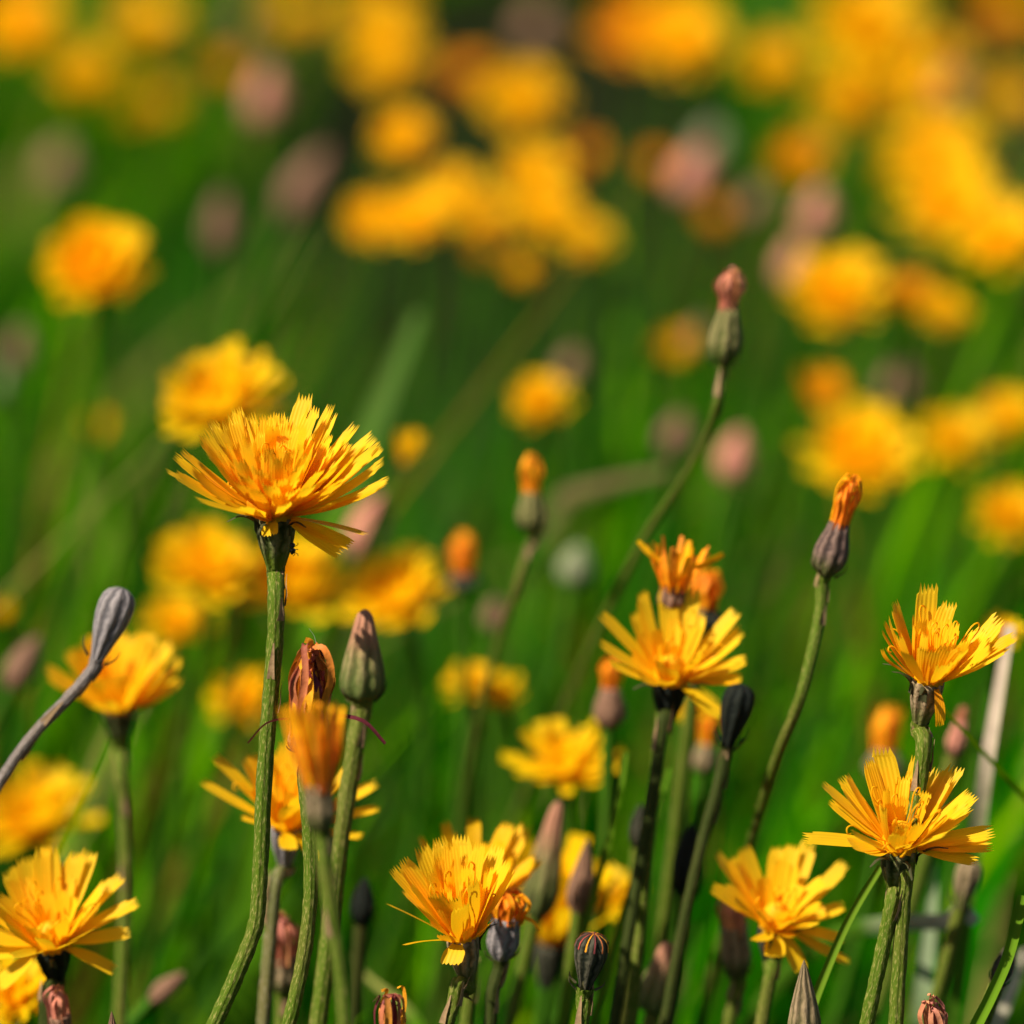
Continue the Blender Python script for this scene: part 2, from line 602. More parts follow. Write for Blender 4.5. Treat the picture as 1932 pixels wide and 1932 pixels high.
def sharp_flower(base_px, d, label, petals, axis, r_cup, cup_len, stem_r, way, seed, mat='petal', group='yellow flowers in the meadow',
                 cupmat='cup', stemmat='stem', styles=18, bracts=6, D=1.0, flare=1.25):
    rng = random.Random(seed)
    base = P(base_px[0], base_px[1], d)
    axis = Vector(axis).normalized()
    cl = cup_len
    cup_bottom = base - axis * cl * 0.96
    path = stem_path(cup_bottom, axis, rng, way, d)
    root = thing('yellow_flower', label, 'flower', path[-1], group)
    add_stem(root, path, stem_r, rng, stemmat, flare)
    cup = add_cup(root, base, axis, r_cup, cl, rng, cupmat)
    for k in range(bracts):
        mb = MB()
        a = rng.uniform(0, 6.28)
        rr = r_cup
        o_ = Vector((math.cos(a), math.sin(a), 0))
        droop = rng.uniform(-0.8, 0.5)
        l = rng.uniform(.0025, .0045)
        q = [o_ * rr * .98 + Vector((0, 0, -.0022)), o_ * rr * 1.1 + Vector((0, 0, -.0005)), o_ * (rr * 1.1 + l * .5) + Vector((0, 0, .0008 + droop * l * .2)), o_ * (rr * 1.1 + l) + Vector((0, 0, .0006 + droop * l * .7))]
        ribbon(mb, catmull(q, 3), lambda v: .0012 * (1 - .8 * v), Vector((-o_.y, o_.x, 0)), (0.05, 0.05, 0.018), fold=-.25)
        mb.build('bract', M['bract'], cup)
    hm = frame(base - root.location, axis)
    # the tight centre of the head
    mb = MB()
    lathe(mb, [(0, r_cup * .95), (.0012, r_cup * .95), (.0028, r_cup * .75), (.0038, r_cup * .4), (.0041, .00002)], 26, 13, .08)
    head = mb.build('flower_head', M[mat], root, hm)
    for p in petals:
        mb = MB()
        rows, uvs = petal_rows(p['L'], p['w'], p['curl'], p['cup'], rng, True, p.get('teeth', .11), p.get('tip', 0.0))
        mb.grid(rows, uvs)
        mb.build('petal', M[p.get('mat', mat)], head, petal_matrix(p['az'], p['el'], p['r0'], p['z0'], p['roll']))
    if styles:
        mb = MB()
        for k in range(styles):
            a = rng.uniform(0, 6.28)
            e = rng.uniform(.6, 1.5)
            l = rng.uniform(.005, .009) * D
            dr = Vector((math.cos(a) * math.cos(e), math.sin(a) * math.cos(e), math.sin(e)))
            p0 = dr * .002
            sd = dr.orthogonal().normalized()
            q = [p0, p0 + dr * l * .5 + sd * l * .04, p0 + dr * l * .85, p0 + dr * l * .97 + sd * l * .08, p0 + dr * l * .93 + sd * l * .17, p0 + dr * l * .85 + sd * l * .15]
            tube(mb, catmull(q, 3), lambda t: .00011, 5)
        mb.build('style', M['petal'], head)
    return root


def soft_flower(x, y, d, wpx, label, seed, mat='petal', axis=None, dense=1.0, shape='bowl', cupmat='cup_dark', group='yellow flowers in the meadow', way=None):
    """flower a little or far out of focus: the head is one mesh"""
    rng = random.Random(seed)
    R = mm(wpx, d) / 2
    if axis is None:
        axis = (rng.uniform(-.25, .08), rng.uniform(-.75, -.35), 1)
    if d > .7:
        dense *= 1.35
    axis = Vector(axis).normalized()
    base = P(x, y, d) - axis * R * (.42 if shape == 'bowl' else .7) + FWD * 0.0
    cl = R * .62
    path = stem_path(base - axis * cl * .96, axis, rng, way, d)
    root = thing('yellow_flower', label, 'flower', path[-1], group)
    add_stem(root, path, .00085, rng, 'stem', 1.3, hi=False)
    add_cup(root, base, axis, R * .21, cl, rng, cupmat, hi=False)
    mb = MB()
    if shape == 'bowl':
        ws = [(int(13 * dense), 14, 1.0), (int(13 * dense), 36, .98), (int(10 * dense), 58, .8), (int(7 * dense), 78, .55)]
    elif shape == 'cup':
        ws = [(int(10 * dense), 48, 1.25), (int(10 * dense), 64, 1.2), (int(8 * dense), 80, 1.0)]
    else:  # half-closed
        ws = [(int(9 * dense), 66, 1.5), (int(9 * dense), 78, 1.55), (int(6 * dense), 87, 1.3)]
    for (n, el, l) in ws:
        for p in whorl(n, el, R * l * 1.05, R * .25, .18 if shape == 'bowl' else .25, rng, 1.0, R * .13):
            rows, uvs = petal_rows(p['L'], p['w'] * 1.1, p['curl'], p['cup'], rng, False)
            m = petal_matrix(p['az'], p['el'], p['r0'], p['z0'], p['roll'])
            mb.grid([[m @ q for q in r] for r in rows], uvs)
    mb.build('flower_head', M[{'petal': 'petal_soft', 'petal_deep': 'petal_gold'}.get(mat, mat)], root, frame(base - root.location, axis))
    return root


PROFILES = {
    'egg':  [(0, .30), (.06, .55), (.16, .84), (.3, 1), (.45, .98), (.6, .85), (.75, .64), (.88, .40), (.96, .22), (1, .03)],
    'cone': [(0, .38), (.05, .75), (.13, .97), (.24, 1), (.4, .90), (.58, .72), (.74, .55), (.86, .44), (.94, .34), (.985, .18), (1, .03)],
    'club': [(0, .36), (.1, .45), (.25, .62), (.42, .82), (.6, .97), (.75, 1), (.87, .93), (.95, .72), (1, .35), (1.0, .03)],
    'cup':  [(0, .32), (.08, .6), (.2, .87), (.36, 1), (.52, .97), (.68, .84), (.84, .68), (1, .58), (1.0, .45), (.9, .05)],
    'tube': [(0, .45), (.1, .68), (.22, .88), (.38, 1), (.55, .98), (.72, .92), (.88, .9), (1, .95), (1.0, .7), (.95, .05)],
    'spike': [(0, .55), (.1, .9), (.2, 1), (.36, .93), (.52, .76), (.68, .55), (.82, .34), (.93, .17), (1, .02)],
}
PAL = {
    'orange': [(0.85, .28, .004), (.88, .38, .004), (.70, .15, .008), (.85, .27, .010)],
    'amber': [(.90, .42, .004), (.88, .32, .004), (.90, .38, .004), (.8, .22, .02)],
    'maroon': [(.14, .02, .025), (.30, .04, .03), (.75, .28, .01), (.20, .035, .035), (.60, .16, .04), (.70, .28, .01), (.10, .015, .02)],
    'pink': [(.60, .22, .10), (.52, .17, .10), (.40, .14, .10), (.62, .26, .09)],
    'dull': [(.48, .27, .18), (.40, .22, .14), (.5, .3, .2)],
    'yellow': [(.88, .42, .01), (.88, .35, .01), (.85, .30, .02)],
    'brown': [(.36, .20, .08), (.45, .25, .12), (.30, .14, .07)],
    'white': [(.6, .56, .5), (.5, .46, .4)],
}


def tuft(root, top, axis, r, length, rng, pal, n=16, spread=.18, droopers=0, hi=True, pinch=.55, crumple=1.0, opened=False):
    mb = MB()
    cols = PAL[pal]
    m = frame(top - root.location, axis)
    for k in range(n):
        a = 2 * math.pi * (k + rng.uniform(-.3, .3)) / n
        rr = r * (.92 if k % 3 else .5)
        l = length * rng.uniform(.72, 1.08)
        o_ = Vector((math.cos(a), math.sin(a), 0))
        sp = spread * rng.uniform(-.3, 1.0)
        q = [o_ * rr - Vector((0, 0, l * .15)),
             o_ * (rr * (1.05 + sp)) + Vector((0, 0, l * .3)),
             o_ * (rr * (pinch + .35 + sp * 1.5)) + Vector((rng.uniform(-.15, .15) * r * crumple, rng.uniform(-.15, .15) * r * crumple, l * .65)),
             o_ * (rr * (pinch * .6 + sp * 2.2)) + Vector((rng.uniform(-.3, .3) * r, rng.uniform(-.3, .3) * r, l * .93)),
             o_ * (rr * (pinch * .2 + sp * 3)) + Vector((rng.uniform(-.4, .4) * r, rng.uniform(-.4, .4) * r, l * rng.uniform(.82, 1.02) - (crumple - 1) * .12 * l * rng.random()))]
        if opened:
            e_ = rng.uniform(.75, 1.15) * (1 if k % 3 else .5)
            q = [o_ * r * .8 - Vector((0, 0, l * .1)), o_ * r * (1.0 + .35 * e_) + Vector((0, 0, l * .25)), o_ * r * (1.0 + .85 * e_) + Vector((0, 0, l * .55)),
                 o_ * r * (1.0 + 1.1 * e_) + Vector((0, 0, l * .82)), o_ * r * (1.0 + 1.35 * e_) + Vector((0, 0, l))]
        wd = r * rng.uniform(.42, .75) * (1.25 if opened else 1)
        c = cols[rng.randrange(len(cols))]
        c2 = cols[rng.randrange(len(cols))]
        if pal == 'maroon' and k % 4:
            c = [(.78, .30, .05), (.70, .24, .08), (.80, .36, .02)][k % 3]
        path = catmull(q, 4 if hi else 2)
        nn = len(path)
        cl = [tuple(c[i] * (1 - j / (nn - 1)) + c2[i] * j / (nn - 1) for i in range(3)) for j in range(nn)]
        ribbon(mb, path, lambda v: wd * (1 - .45 * v), Vector((-o_.y, o_.x, 0)), cl, fold=rng.uniform(-.4, .1), twist=rng.uniform(-.6, .6) * crumple)
    for k in range(droopers):
        a = rng.uniform(-2.6, .4)
        o_ = Vector((math.cos(a), math.sin(a), 0))
        l = length * rng.uniform(.5, .9)
        q = [o_ * r * .9, o_ * r * 1.3 + Vector((0, 0, l * .15)), o_ * (r * 1.3 + l * .45) + Vector((0, 0, l * .12)), o_ * (r * 1.3 + l * .8) + Vector((0, 0, -l * .2))]
        ribbon(mb, catmull(q, 4), lambda v: r * .45 * (1 - .6 * v), Vector((-o_.y, o_.x, 0)), cols[rng.randrange(len(cols))], fold=.3, twist=1.0)
    return mb.build('withered_florets', M['withered'], root, m)


def bud(tip, foot, d, rpx, label, seed, profile='egg', cupmat='cup', stemmat='stem', stem_r=None, way=None, tf=None, tlen=0.0, pal='orange',
        name='flower_bud', cat='flower bud', group='closed flower heads in the meadow', toward=-.25, n=14, spread=.18, droopers=0, hi=None, tipcol=None, pinch=.55, lean=0.0, crumple=1.0, opened=False):
    """tip and foot: picture positions of the top and the bottom of the closed head"""
    rng = random.Random(seed)
    a = P(*tip, d)
    f = P(*foot, d)
    ax = (a - f)
    ln = ax.length
    axis = (ax.normalized() + Vector((0, toward, 0))).normalized()
    R = mm(rpx, d)
    cl = ln * (1 - tlen)
    if hi is None:
        hi = d < .66
    path = stem_path(f + axis * cl * .02, axis, rng, way, d, lean)
    root = thing(name, label, cat, path[-1], group)
    add_stem(root, path, stem_r if stem_r else .00085, rng, stemmat, 1.35, hi=hi)
    mb = MB()
    lathe(mb, [(z * cl, r_ * R) for z, r_ in PROFILES[profile]], 48 if hi else 13, 8 if hi else 0, .05)
    cup = mb.build('involucre', M[cupmat], root, frame(f - root.location, axis))
    if hi:
        for k in range(rng.randint(5, 8)):
            sb = MB()
            th = 6.2832 * (k + rng.uniform(-.3, .3)) / 7
            o_ = Vector((math.cos(th), math.sin(th), 0))
            z0 = cl * rng.uniform(-.02, .1)
            l = cl * rng.uniform(.16, .3)
            q = [o_ * R * .55 + Vector((0, 0, z0)), o_ * R * 1.0 + Vector((0, 0, z0 + l * .5)), o_ * R * 1.12 + Vector((0, 0, z0 + l))]
            ribbon(sb, catmull(q, 3), lambda v: R * .38 * (1 - .8 * v), Vector((-o_.y, o_.x, 0)), (.10, .085, .035) if cupmat not in ('cup_black',) else (.01, .012, .008), fold=-.3)
            sb.build('bract', M['bract'], cup)
    if tlen > 0:
        mouth = PROFILES[profile][-3][1] * R
        tuft(root, f + axis * cl * .97, axis, mouth * .95, ln * tlen, rng, pal, n, spread, droopers, hi, pinch, crumple, opened)
    if tipcol:
        mb = MB()
        cols = PAL[tipcol]
        pr = PROFILES[profile]
        for k in range(13):
            th = 6.2832 * k / 13
            o_ = Vector((math.cos(th), math.sin(th), 0))
            q = [o_ * (r_ * R * 1.08 + .0001) + Vector((0, 0, z * cl + .0001)) for z, r_ in pr[-5:]]
            ribbon(mb, q, lambda v: R * .10 * (1 - .6 * v), Vector((-o_.y, o_.x, 0)), cols[k % len(cols)])
        mb.build('bract_tips', M['bract'], root, frame(f - root.location, axis))
    return root


def blade(pts, wpx, label, col, name='grass_blade', cat='grass blade', group=None, seed=0, mat='straw', tipw=.15, fold=.12, ground=True, twist=0.0, side=Vector((1, -.3, 0)), low=(.05, .13, .004), turn=None):
    rng = random.Random(seed)
    q = [P(*p) for p in pts]
    if ground:
        q = to_ground(q, rng)
    path = catmull(q, 8)
    W = mm(wpx, pts[0][2])
    org = path[-1]
    mb = MB()
    npt = len(pts) * 8
    cols = []
    for k in range(len(path)):
        f_ = max(0.0, min(1.0, (k / npt - .45) / .5)) if turn is None else max(0.0, min(1.0, (k / npt - turn) / .4))
        cols.append(tuple(col[i] * (1 - f_) + low[i] * f_ for i in range(3)))
    if mat == 'grass' and name == 'bare_stalk':
        cols = col
    ribbon(mb, [p - org for p in path], lambda v: W * (tipw + (1 - tipw) * min(1, v * 5)), side, cols, fold=fold, nx=5, twist=twist)
    o = mb.build(name, M[mat], None)
    o.location = org
    o['label'] = label
    o['category'] = cat
    if group:
        o['group'] = group
    return o


# ------------------------------------------------------------------ ground
mb = MB()
S = 300.0
mb.v = [(-S, -S, 0), (S, -S, 0), (S, S, 0), (-S, S, 0)]
mb.f = [(0, 1, 2, 3)]
mb.uv = [(0, 0), (1, 0), (1, 1), (0, 1)]
mb.col = [(1, 1, 1)] * 4
gr = mb.build('ground', M['ground'], None, smooth=False)
gr['kind'] = 'structure'


# ------------------------------------------------------------------ grass
def make_grass():
    rs = np.random.RandomState(5)
    # tufts first, then the blades of every tuft
    NT = 11500
    ty = 0.38 + (6.5 - 0.38) * rs.rand(NT) ** 1.45
    hw = 0.16 * ty + 0.45
    tx = (rs.rand(NT) * 2 - 1) * hw
    keep = rs.rand(NT) < (hw / hw.max()) ** .5
    tx, ty = tx[keep], ty[keep]
    nt = len(tx)
    gap = np.sin(tx * 31 + 1.7 * np.sin(ty * 17)) * np.sin(ty * 15 + 2 * np.sin(tx * 19)) * .5 + .5
    keep = rs.rand(nt) < .15 + .85 * gap ** 1.2
    for (ex, ey, ax_, ay_) in ((-.01, 2.9, .17, 1.1), (.36, 2.9, .13, .9)):   # tufts left out, the dark ground shows
        keep &= ((tx - ex) / ax_) ** 2 + ((ty - ey) / ay_) ** 2 > 1
    tx, ty, gap = tx[keep], ty[keep], gap[keep]
    nt = len(tx)
    tsize = rs.uniform(.35, 1.0, nt) ** 1.0
    tb = (5 + 17 * tsize * rs.uniform(.5, 1.1, nt)).astype(int)
    th_ = np.clip(rs.gamma(10, .0185, nt) * (.42 + .75 * gap), .05, .30)
    twide = rs.uniform(.0016, .0042, nt) * np.where(rs.rand(nt) < .14, 1.8, 1.0)
    base = np.array([(.006, .100, .0002), (.024, .150, .0002), (.095, .27, .0003), (.001, .040, .0004), (.17, .30, .0006), (.42, .30, .09), (.14, .09, .01), (.08, .15, .04), (.0005, .018, .0006)], dtype=np.float32)  # brightest and blackest greens put sunlit blades and shaded gaps into the colour
    tix = rs.choice(len(base), nt, p=[.21, .16, .17, .15, .07, .022, .018, .03, .17])
    rep = np.repeat(np.arange(nt), tb)
    n = len(rep)
    th = rs.uniform(0, 2 * np.pi, n)
    rad = np.abs(rs.normal(0, .010, n)) * (.6 + tsize[rep])
    x = tx[rep] + np.cos(th) * rad
    y = ty[rep] + np.sin(th) * rad
    h = th_[rep] * rs.uniform(.55, 1.12, n)
    # short in front of the focal plane so the blades stay under the flowers
    h *= np.clip(.60 + (y - .40) * 1.0, .55, 1.0) * np.clip(1.0 - (y - .9) * .35, .72, 1.0) * (1 + .28 * np.exp(-((y - .76) / .13) ** 2))
    wd = twide[rep] * rs.uniform(.75, 1.25, n)
    ben = np.abs(rs.normal(0, .40, n)) + rad * 10
    lx = np.cos(th) * ben + .16
    ly = np.sin(th) * ben
    face = rs.uniform(0, np.pi, n)
    sx, sy = np.cos(face), np.sin(face)
    odd = rs.rand(n) < .12
    ix = np.where(odd, rs.choice(len(base), n), tix[rep])
    rows = 5
    co = np.zeros((n, rows, 2, 3), dtype=np.float32)
    for k in range(rows):
        t = k / (rows - 1)
        cx = x + lx * h * t ** 1.8
        cy = y + ly * h * t ** 1.8
        cz = h * t * (1 - .25 * ben * t)
        ww = wd * (1 - t ** 2.2) * .5 + .00008
        for s, sg in ((0, -1), (1, 1)):
            co[:, k, s, 0] = cx + sg * sx * ww
            co[:, k, s, 1] = cy + sg * sy * ww
            co[:, k, s, 2] = cz
    col = base[ix] * rs.uniform(.75, 1.25, (n, 1)).astype(np.float32)
    c4 = np.ones((n, rows * 2, 4), dtype=np.float32)
    c4[:, :, :3] = col[:, None, :]
    idx = np.arange(n, dtype=np.int64)[:, None] * (rows * 2)
    quads = []
    for k in range(rows - 1):
        a = idx + 2 * k
        quads.append(np.concatenate([a, a + 1, a + 3, a + 2], axis=1))
    q = np.stack(quads, axis=1).reshape(-1, 4)
    me = bpy.data.meshes.new('grass')
    me.vertices.add(n * rows * 2)
    me.vertices.foreach_set('co', co.reshape(-1))
    me.loops.add(q.size)
    me.loops.foreach_set('vertex_index', q.reshape(-1).astype(np.int32))
    me.polygons.add(len(q))
    me.polygons.foreach_set('loop_start', np.arange(0, q.size, 4, dtype=np.int32))
    me.update(calc_edges=True)
    me.polygons.foreach_set('use_smooth', np.ones(len(q), dtype=bool))
    ca = me.color_attributes.new('col', 'FLOAT_COLOR', 'POINT')
    ca.data.foreach_set('color', c4.reshape(-1))
    me.materials.append(M['grass'])
    o = bpy.data.objects.new('grass', me)
    COL.objects.link(o)
    o['kind'] = 'stuff'
    o['label'] = 'dense green meadow grass growing under all the flowers'
    o['category'] = 'grass'
    print('grass blades', n)


make_grass()

# ------------------------------------------------------------------ sharp flowers
mmv = .001
R_ = random.Random(11)


def pet(az, el, L, w, curl=.2, roll=0, cup=.06, tip=0.0, mat=None, teeth=.11, r0=.0017, z0=0.0):
    q = dict(az=math.radians(az), el=math.radians(el), L=L * mmv, w=w * mmv, curl=curl, roll=roll, cup=cup, tip=tip, teeth=teeth, r0=r0, z0=z0)
    if mat:
        q['mat'] = mat
    return q


# main flower (azimuth 0 = right, 90 = away from the camera, -90 = towards it)
pm = [pet(176, 24, 14.6, 2.08, .25, -.2), pet(168, 30, 14.4, 2.08, .25), pet(186, 20, 14.2, 2.32, .45, -.3), pet(196, 24, 13, 2.40, .5, -.3),
      pet(158, 40, 13.5, 2.08, .2), pet(146, 44, 15.0, 2.24, .05), pet(132, 50, 14.6, 2.16, .1, -.3), pet(122, 52, 15.2, 1.84, .05, -.4),
      pet(108, 56, 13.4, 2.24, .1), pet(96, 52, 13.0, 2.08, .6, .2, tip=.9), pet(82, 58, 13.6, 2.00, .1),
      pet(76, 56, 16.6, 2.64, -.02, -.1), pet(68, 60, 15.0, 2.24, .02), pet(55, 50, 16.4, 2.08, .0, -.3), pet(48, 50, 15.4, 2.08, .02),
      pet(36, 44, 15.6, 2.16, -.05), pet(24, 36, 16.2, 2.56, .05, .15), pet(14, 32, 16.4, 2.16, .32, .35), pet(6, 27, 16.2, 2.00, .38, .4),
      pet(0, 21, 15.8, 1.84, .42, .4), pet(-8, 15, 15.6, 1.76, .35, .45), pet(-14, 13, 15.2, 1.28, .35, .3, mat='petal_deep'),
      pet(-22, 3, 12.2, 2.24, -.15, -.2), pet(-34, -4, 10.8, 2.08, -.25, .5, mat='petal_deep'), pet(-38, -12, 10.2, 2.00, -.2, .6, mat='petal_deep'),
      pet(-112, 12, 6.6, 3.40, 1.9, .1, tip=1.2, mat='petal_orange', r0=.0023), pet(-100, 5, 4.5, 2.40, -.5, .3), pet(-126, 40, 6.5, 2.80, 1.2, -.3, tip=1.0, mat='petal_orange')]
pm += whorl(20, 52, .0132, .0020, .10, R_)
pm += whorl(18, 64, .0118, .0019, .08, R_)
pm += whorl(15, 76, .0102, .0016, .05, R_)
pm += whorl(9, 85, .0088, .0013, .05, R_)
pm += whorl(15, 30, .0140, .0019, .22, R_)
pm += whorl(16, 44, .0105, .0020, .15, R_) + whorl(12, 24, .0098, .0021, .3, R_)
for q in whorl(16, 56, .0112, .0020, .15, R_):     # shorter curled petals round the near side
    q['az'] = math.radians(R_.uniform(-165, -15))
    pm.append(q)
sharp_flower((520, 972), .58, 'largest sharp yellow flower, full bowl of toothed petals on a tall stem',
             pm, (.02, -.17, 1), .0026, .0075, .00105,
             [(521, 1120), (519, 1210), (509, 1330), (497, 1500), (491, 1640), (482, 1745), (448, 1835), (405, 1932)], 1, styles=26, bracts=9)

# (1720,1530)
R_ = random.Random(12)
p2 = [pet(178, 8, 11.8, 2.2, .02, -.3), pet(150, 30, 12.2, 2.6, .0, .3), pet(140, 34, 11.2, 2.3, -.05), pet(120, 48, 11.3, 2.6, .05),
      pet(160, 24, 10.0, 2.4, .1), pet(97, 50, 12.9, 3.1, .02), pet(105, 48, 10.0, 2.3, .05), pet(82, 56, 9.6, 2.5, 0), pet(58, 38, 11.3, 2.6, .05),
      pet(50, 40, 12.6, 3.0, 0), pet(44, 36, 11.5, 2.6, 0), pet(32, 24, 11.5, 2.9, 0), pet(22, 22, 9.8, 3.2, .1), pet(8, 10, 11.5, 2.6, .0, .3),
      pet(0, 4, 11.1, 2.6, .05, .2), pet(-14, 0, 9.3, 2.6, -.05), pet(-6, 6, 10.2, 2.0, -.1, mat='petal_deep'), pet(-165, 6, 6.4, 3.0, .5), pet(-150, 0, 4.9, 3.2, .6, .2)]
p2 += whorl(14, 46, .0108, .0021, .05, R_) + whorl(9, 64, .0085, .0020, .05, R_) + whorl(8, 80, .0062, .0016, .0, R_)
sharp_flower((1697, 1598), .58, 'sharp yellow flower with one petal pointing straight left, below the ragged flower',
             p2, (.03, -.34, 1), .0024, .0070, .00095, [(1686, 1690), (1672, 1760), (1655, 1840), (1635, 1932)], 2, bracts=5, styles=14)

# (1790,1225)
R_ = random.Random(13)
p3 = [pet(150, 56, 10.8, 2.4, .0), pet(110, 62, 12.6, 3.2, .0), pet(85, 62, 10.6, 2.4, .0), pet(168, 46, 9.0, 2.0, .1, mat='petal_deep'), pet(182, 40, 8.4, 2.2, .2),
      pet(196, 34, 6.6, 2.4, .2), pet(188, 26, 6.8, 1.2, .1, .6, tip=.8, mat='petal_orange'), pet(22, 44, 12.0, 3.2, .1, .2), pet(14, 40, 12.2, 2.0, .05, .3, mat='petal_deep'),
      pet(2, 32, 10.8, 1.9, .1, .3), pet(-60, -40, 5.6, 1.5, -.6, .3, mat='petal_orange'), pet(-95, 55, 5.6, 1.4, .1, .5, mat='petal_orange')]
p3 += whorl(13, 50, .0090, .0024, .25, R_) + whorl(11, 64, .0082, .0022, .2, R_) + whorl(9, 78, .0070, .0018, .1, R_)
sharp_flower((1752, 1284), .58, 'ragged half-open yellow flower with red shrivelled petal tips near the right edge',
             p3, (.14, -.18, 1), .0021, .0064, .0010, [(1743, 1400), (1736, 1470), (1722, 1560), (1705, 1700), (1690, 1932)], 3, bracts=5, styles=10, cupmat='cup_brown')

# (1280,1210)
R_ = random.Random(14)
p4 = [pet(155, 38, 12.6, 2.6, .05), pet(128, 50, 12.4, 2.4, .05), pet(92, 58, 12.2, 2.8, .0), pet(70, 54, 12.8, 3.0, -.03), pet(35, 40, 12.6, 2.7, .0), pet(20, 28, 11.2, 3.2, .1),
      pet(4, 18, 9.8, 3.2, .1), pet(-6, 8, 8.8, 3.0, .1), pet(-40, -12, 8.0, 2.8, -.2), pet(176, 26, 10.6, 2.6, .2), pet(196, 18, 8.6, 2.6, .3), pet(140, 46, 10, 2.4, .05), pet(50, 52, 9.6, 2.4, .0), pet(-20, 10, 8.6, 1.0, .1, mat='petal_deep')]
p4 += whorl(9, 62, .0075, .0023, .05, R_) + whorl(6, 80, .0048, .0016, 0, R_) + whorl(7, 30, .006, .0026, .3, R_)
sharp_flower((1265, 1282), .612, 'yellow flower with wide gaps between upright petals, on a dark stem',
             p4, (.05, -.34, 1), .0024, .0068, .0008, [(1254, 1350), (1240, 1440), (1225, 1530), (1205, 1650), (1180, 1800)], 4,  bracts=3, styles=6, cupmat='cup_black', stemmat='stem_dark')

# (1480,1680)
R_ = random.Random(15)
p5 = [pet(150, 42, 12.2, 3.2, .0, .3), pet(122, 44, 11.1, 2.6, .1), pet(98, 46, 10.3, 2.4, .0), pet(80, 46, 11.0, 2.6, .0), pet(58, 40, 12.2, 2.6, .0), pet(34, 28, 12.5, 2.6, .0), pet(14, 12, 8.9, 2.6, .1),
      pet(-8, 0, 8.5, 2.4, .0), pet(-20, -16, 10.4, 2.2, -.1), pet(-55, -25, 6.4, 2.6, -.2), pet(-90, -10, 4.9, 3.0, .2), pet(165, 30, 9.6, 3.0, .1), pet(140, 40, 10.4, 2.8, .05)]
p5 += whorl(10, 52, .0088, .0024, .05, R_) + whorl(7, 70, .0062, .0020, 0, R_) + whorl(6, 20, .006, .0026, .2, R_)
sharp_flower((1462, 1746), .610, 'yellow flower with spread blunt petals beside the brown withered head at lower right',
             p5, (.06, -.40, 1), .0023, .0065, .0009, [(1456, 1825), (1446, 1880), (1436, 1932)], 5, bracts=3, styles=4, cupmat='cup_dark')

# (100,1720)
R_ = random.Random(16)
p6 = [pet(60, 42, 13.2, 2.9, .0), pet(72, 48, 12.5, 2.9, .0), pet(88, 52, 12.9, 2.8, .0), pet(105, 54, 13.1, 2.6, .0), pet(118, 48, 12.0, 2.8, .05), pet(38, 34, 12.5, 2.5, .0), pet(20, 22, 12.2, 2.5, .05), pet(4, 10, 9.9, 2.2, .1, .3),
      pet(-18, -10, 8.4, 2.4, -.1), pet(135, 42, 11.3, 2.8, .1), pet(160, 26, 10.4, 3.0, .1), pet(180, 12, 9.6, 3.0, .1), pet(-150, -28, 8.4, 3.0, -.3), pet(-165, 0, 7.3, 2.6, -.1)]
p6 += whorl(15, 48, .0100, .0024, .05, R_) + whorl(9, 66, .0070, .0021, 0, R_) + whorl(7, 80, .005, .0016, 0, R_)
sharp_flower((97, 1782), .602, 'sharp yellow flower with open petals at the lower left, cut by the left edge',
             p6, (-.02, -.45, 1), .0024, .0066, .0011, [(92, 1870), (88, 1932)], 6, bracts=4, styles=8, cupmat='cup_black', stemmat='stem_dark')

# (560,1490)
R_ = random.Random(17)
p7 = [pet(168, 22, 12.4, 2.2, .05), pet(150, 38, 13.2, 2.2, .0), pet(125, 48, 10.5, 2.3, .1), pet(100, 60, 11.5, 2.4, .05), pet(78, 60, 12.0, 2.6, .05), pet(18, 26, 13.0, 2.9, .0), pet(34, 40, 12.6, 2.6, .05), pet(8, 12, 12.0, 2.3, .0),
      pet(-10, 0, 9.6, 2.2, .0), pet(176, 2, 5, 1.6, .1), pet(-50, -6, 7.0, 2.4, -.2), pet(-85, 12, 6.0, 2.6, -.2), pet(55, 52, 11, 2.4, .0)]
p7 += whorl(10, 62, .0095, .0026, .1, R_) + whorl(8, 78, .0085, .0020, .05, R_) + whorl(6, 40, .006, .0026, .3, R_)
sharp_flower((540, 1558), .612, 'yellow flower partly hidden behind green stems and a blurred orange bud',
             p7, (.06, -.26, 1), .0022, .0062, .00095, [(522, 1660), (513, 1740), (505, 1830), (497, 1932)], 7, bracts=3, styles=6, cupmat='cup_grey', stemmat='stem_brown', mat='petal')

# (870,1690) and the one just behind
R_ = random.Random(18)
p8 = [pet(165, 34, 10.0, 2.0, -.15, .5), pet(158, 46, 9.2, 2.4, -.1, .3), pet(140, 58, 12.6, 2.6, .0), pet(115, 66, 13.4, 2.4, .0), pet(95, 70, 12.4, 2.2, .0), pet(60, 66, 12.6, 2.0, .0), pet(40, 58, 9.6, 3.0, .05, -.3), pet(-150, 24, 8.2, 2.2, -.3, .4, mat='petal_deep'),
      pet(-30, 40, 5, 2.4, .1), pet(-110, -20, 3.6, 3.2, -.5)]
p8 += [pet(150, 50, 12.4, 2.8, .0), pet(75, 62, 13.4, 2.8, .0), pet(50, 54, 12.6, 3.0, .0), pet(125, 58, 13, 2.8, .0), pet(28, 46, 10.5, 3, .1)]
p8 += whorl(12, 60, .0108, .0025, .05, R_) + whorl(9, 76, .0098, .0023, .05, R_) + whorl(7, 84, .008, .0018, 0, R_) + whorl(7, 30, .0038, .0024, .4, R_)
sharp_flower((872, 1768), .585, 'narrow upright yellow flower opening like a shuttlecock, at the bottom left of centre',
             p8, (-.10, -.14, 1), .0021, .0066, .00090, [(864, 1855), (855, 1895), (843, 1932)], 8, bracts=2, styles=8, cupmat='cup_brown')
R_ = random.Random(19)
